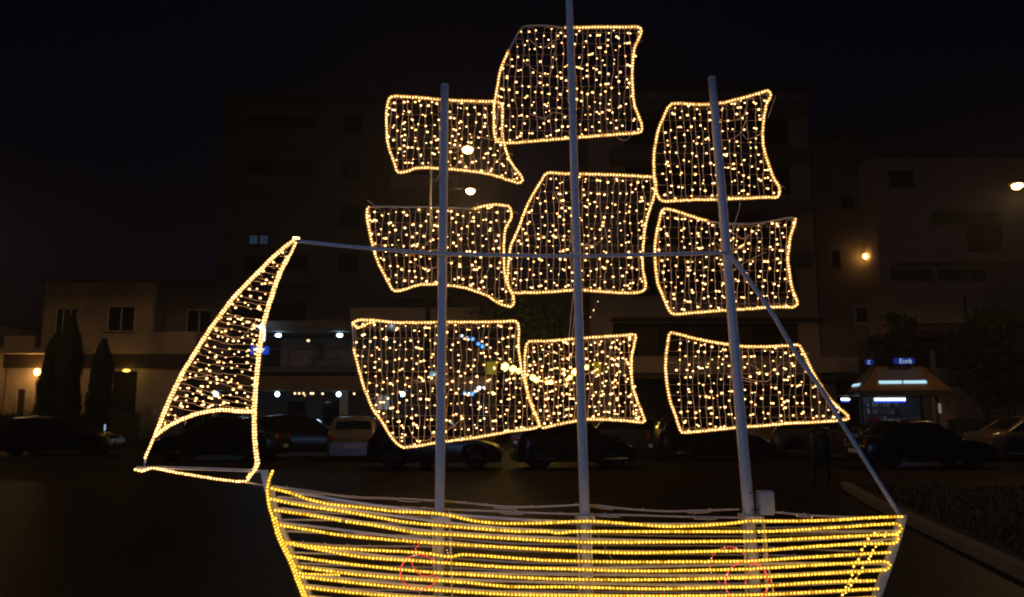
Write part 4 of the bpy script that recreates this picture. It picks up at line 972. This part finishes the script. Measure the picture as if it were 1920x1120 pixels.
# ------------------------------------------------------------------ trees
def cypress(xp, ytop, D, rw, label, lean=0, seed=1):
    r = random.Random(seed); x = X(xp, D, 720); H = Z(ytop, D); t = empty('cypress_tree', (x, D, 0)); tag(t, label, 'tree', 'cypresses in front of the plaster house')
    mb = MB(); mb.tube([(0, 0, -.02), (0, 0, H * .5), (lean * .6, 0, H * .9)], [.14, .09, .02], 8); mb.build('trunk', M['bark'], t, True)
    V = []; Fs = []
    def rad(u): return rw * (min(1, (u / .16) ** .6) * (1 - .12 * u) * (1 - u ** 6) + .04) * (1 + .1 * math.sin(u * 17 + seed))
    for _ in range(5200):
        u = r.random() ** .85; a = r.uniform(0, 2 * math.pi); q = rad(u) * (.45 + .6 * r.random() ** .4) * (1 + .12 * math.sin(3 * a + u * 9))
        c = Vector((q * math.cos(a) + lean * u, q * math.sin(a), .35 + u * (H - .35)))
        up = Vector((math.cos(a) * .3, math.sin(a) * .3, 1)).normalized() * r.uniform(.15, .34); sd = Vector((-math.sin(a), math.cos(a), r.uniform(-.3, .3))) * r.uniform(.03, .07)
        n = len(V); V += [c - sd, c + sd, c + up]; Fs.append((n, n + 1, n + 2))
    # dense heart
    mb = MB(); mb.add(V, Fs); K_ = [.0, .06, .15, .35, .6, .8, .93, 1]
    mb.tube([(lean * u, 0, .4 + u * (H - .6)) for u in K_], [max(.01, rad(u) * .62) for u in K_], 10)
    mb.build('crown', M['cypress'], t); return t
cypress(124, 598, 36, .62, 'tallest cypress, in front of the balcony door of the plaster house', 0, 3)
cypress(92, 634, 36.6, .52, 'leaning cypress just right of the bright wall lamp', .18, 5)
cypress(189, 644, 35, .47, 'single slim cypress right of the pair', 0, 8)
def tree(x, D, H, rw, label, seed, n=7000, trunk_h=.35, group='leafy trees at the right', leaf=.13):
    r = random.Random(seed); t = empty('leafy_tree', (x, D, 0)); tag(t, label, 'tree', group)
    cl = [(Vector((r.gauss(0, rw * .45), r.gauss(0, rw * .45), H * trunk_h + (H * (1 - trunk_h)) * r.uniform(.15, .92))), rw * r.uniform(.3, .62)) for _ in range(22)]
    mb = MB(); mb.tube([(0, 0, -.02), (.05, 0, H * trunk_h), (0, 0, H * .75)], [.2, .14, .04], 8)
    for c, q in cl[:9]: mb.tube([(.05, 0, H * trunk_h * r.uniform(.8, 1.3)), tuple(c * .6 + Vector((0, 0, H * .15))), tuple(c)], [.07, .04, .015], 5)
    mb.build('trunk', M['bark'], t, True)
    mb = MB()
    for _ in range(n):
        c, q = r.choice(cl); c = c + Vector((r.gauss(0, 1), r.gauss(0, 1), r.gauss(0, .8))) * q * .55
        a = Vector((r.gauss(0, 1), r.gauss(0, 1), r.gauss(0, 1))).normalized(); b = a.cross(Vector((r.gauss(0, 1), r.gauss(0, 1), r.gauss(0, 1)))).normalized()
        s_ = leaf * r.uniform(.6, 1.3); mb.add([c - a * s_, c + b * s_ * .5, c + a * s_, c - b * s_ * .5], [(0, 1, 2, 3)])
    mb.build('crown', M['foliage'], t); return t
tree(X(1885, 36), 36, Z(592, 36), 2.0, 'dark broad tree at the right edge of the picture', 21)
tree(X(1838, 37), 37, Z(622, 37), 1.3, 'smaller dark tree left of the broad one at the right edge', 22)
tree(X(1672, 41), 41, Z(585, 41), .9, 'narrow dark tree between the narrow house and the stepped building', 23, 5000)
tree(X(1020, 40), 40, Z(545, 40), 2.0, 'dark tree in the gap between the tall blocks', 24, 6000, group='trees between the blocks')
def hedge(x0, x1, D, h, label):
    t = MB(); r = random.Random(int(x0 * 7) % 99)
    t.box(x0 + .15, x1 - .15, D + .15, D + .65, -.01, h - .15)
    for _ in range(int((x1 - x0) * 500)):
        c = Vector((r.uniform(x0, x1), D + r.uniform(0, .8), r.uniform(0, h) + .08 * math.sin(r.uniform(0, 6)))); a = Vector((r.gauss(0, 1), r.gauss(0, 1), r.gauss(0, 1))).normalized() * .06; b = a.orthogonal().normalized() * .03
        t.add([c - a, c + b, c + a, c - b], [(0, 1, 2, 3)])
    return tag(t.build('hedge', M['foliage']), label, 'hedge')
hedge(X(-60, 37), X(255, 37), 37.5, Z(787, 37) + .35, 'clipped dark hedge at the foot of the cypresses')
hedge(X(1800, 33), X(2010, 33), 34, 1.35, 'dark hedge beyond the bronze saloon at the right edge')

hz = MB(); hz.box(-70, 70, -12, 75, -1.5, 30)  # thin volume added over the whole scene to give the lamps halos
hm = bpy.data.materials.new('added_halo_haze'); hm.use_nodes = True; ht = hm.node_tree; ht.nodes.remove(ht.nodes['Principled BSDF'])
vp = ht.nodes.new('ShaderNodeVolumePrincipled'); vp.inputs['Color'].default_value = (.9, .9, .92, 1); vp.inputs['Density'].default_value = .0013; vp.inputs['Anisotropy'].default_value = .6
ht.links.new(vp.outputs[0], ht.nodes['Material Output'].inputs['Volume'])
tag(hz.build('halo_haze', hm), kind='stuff')
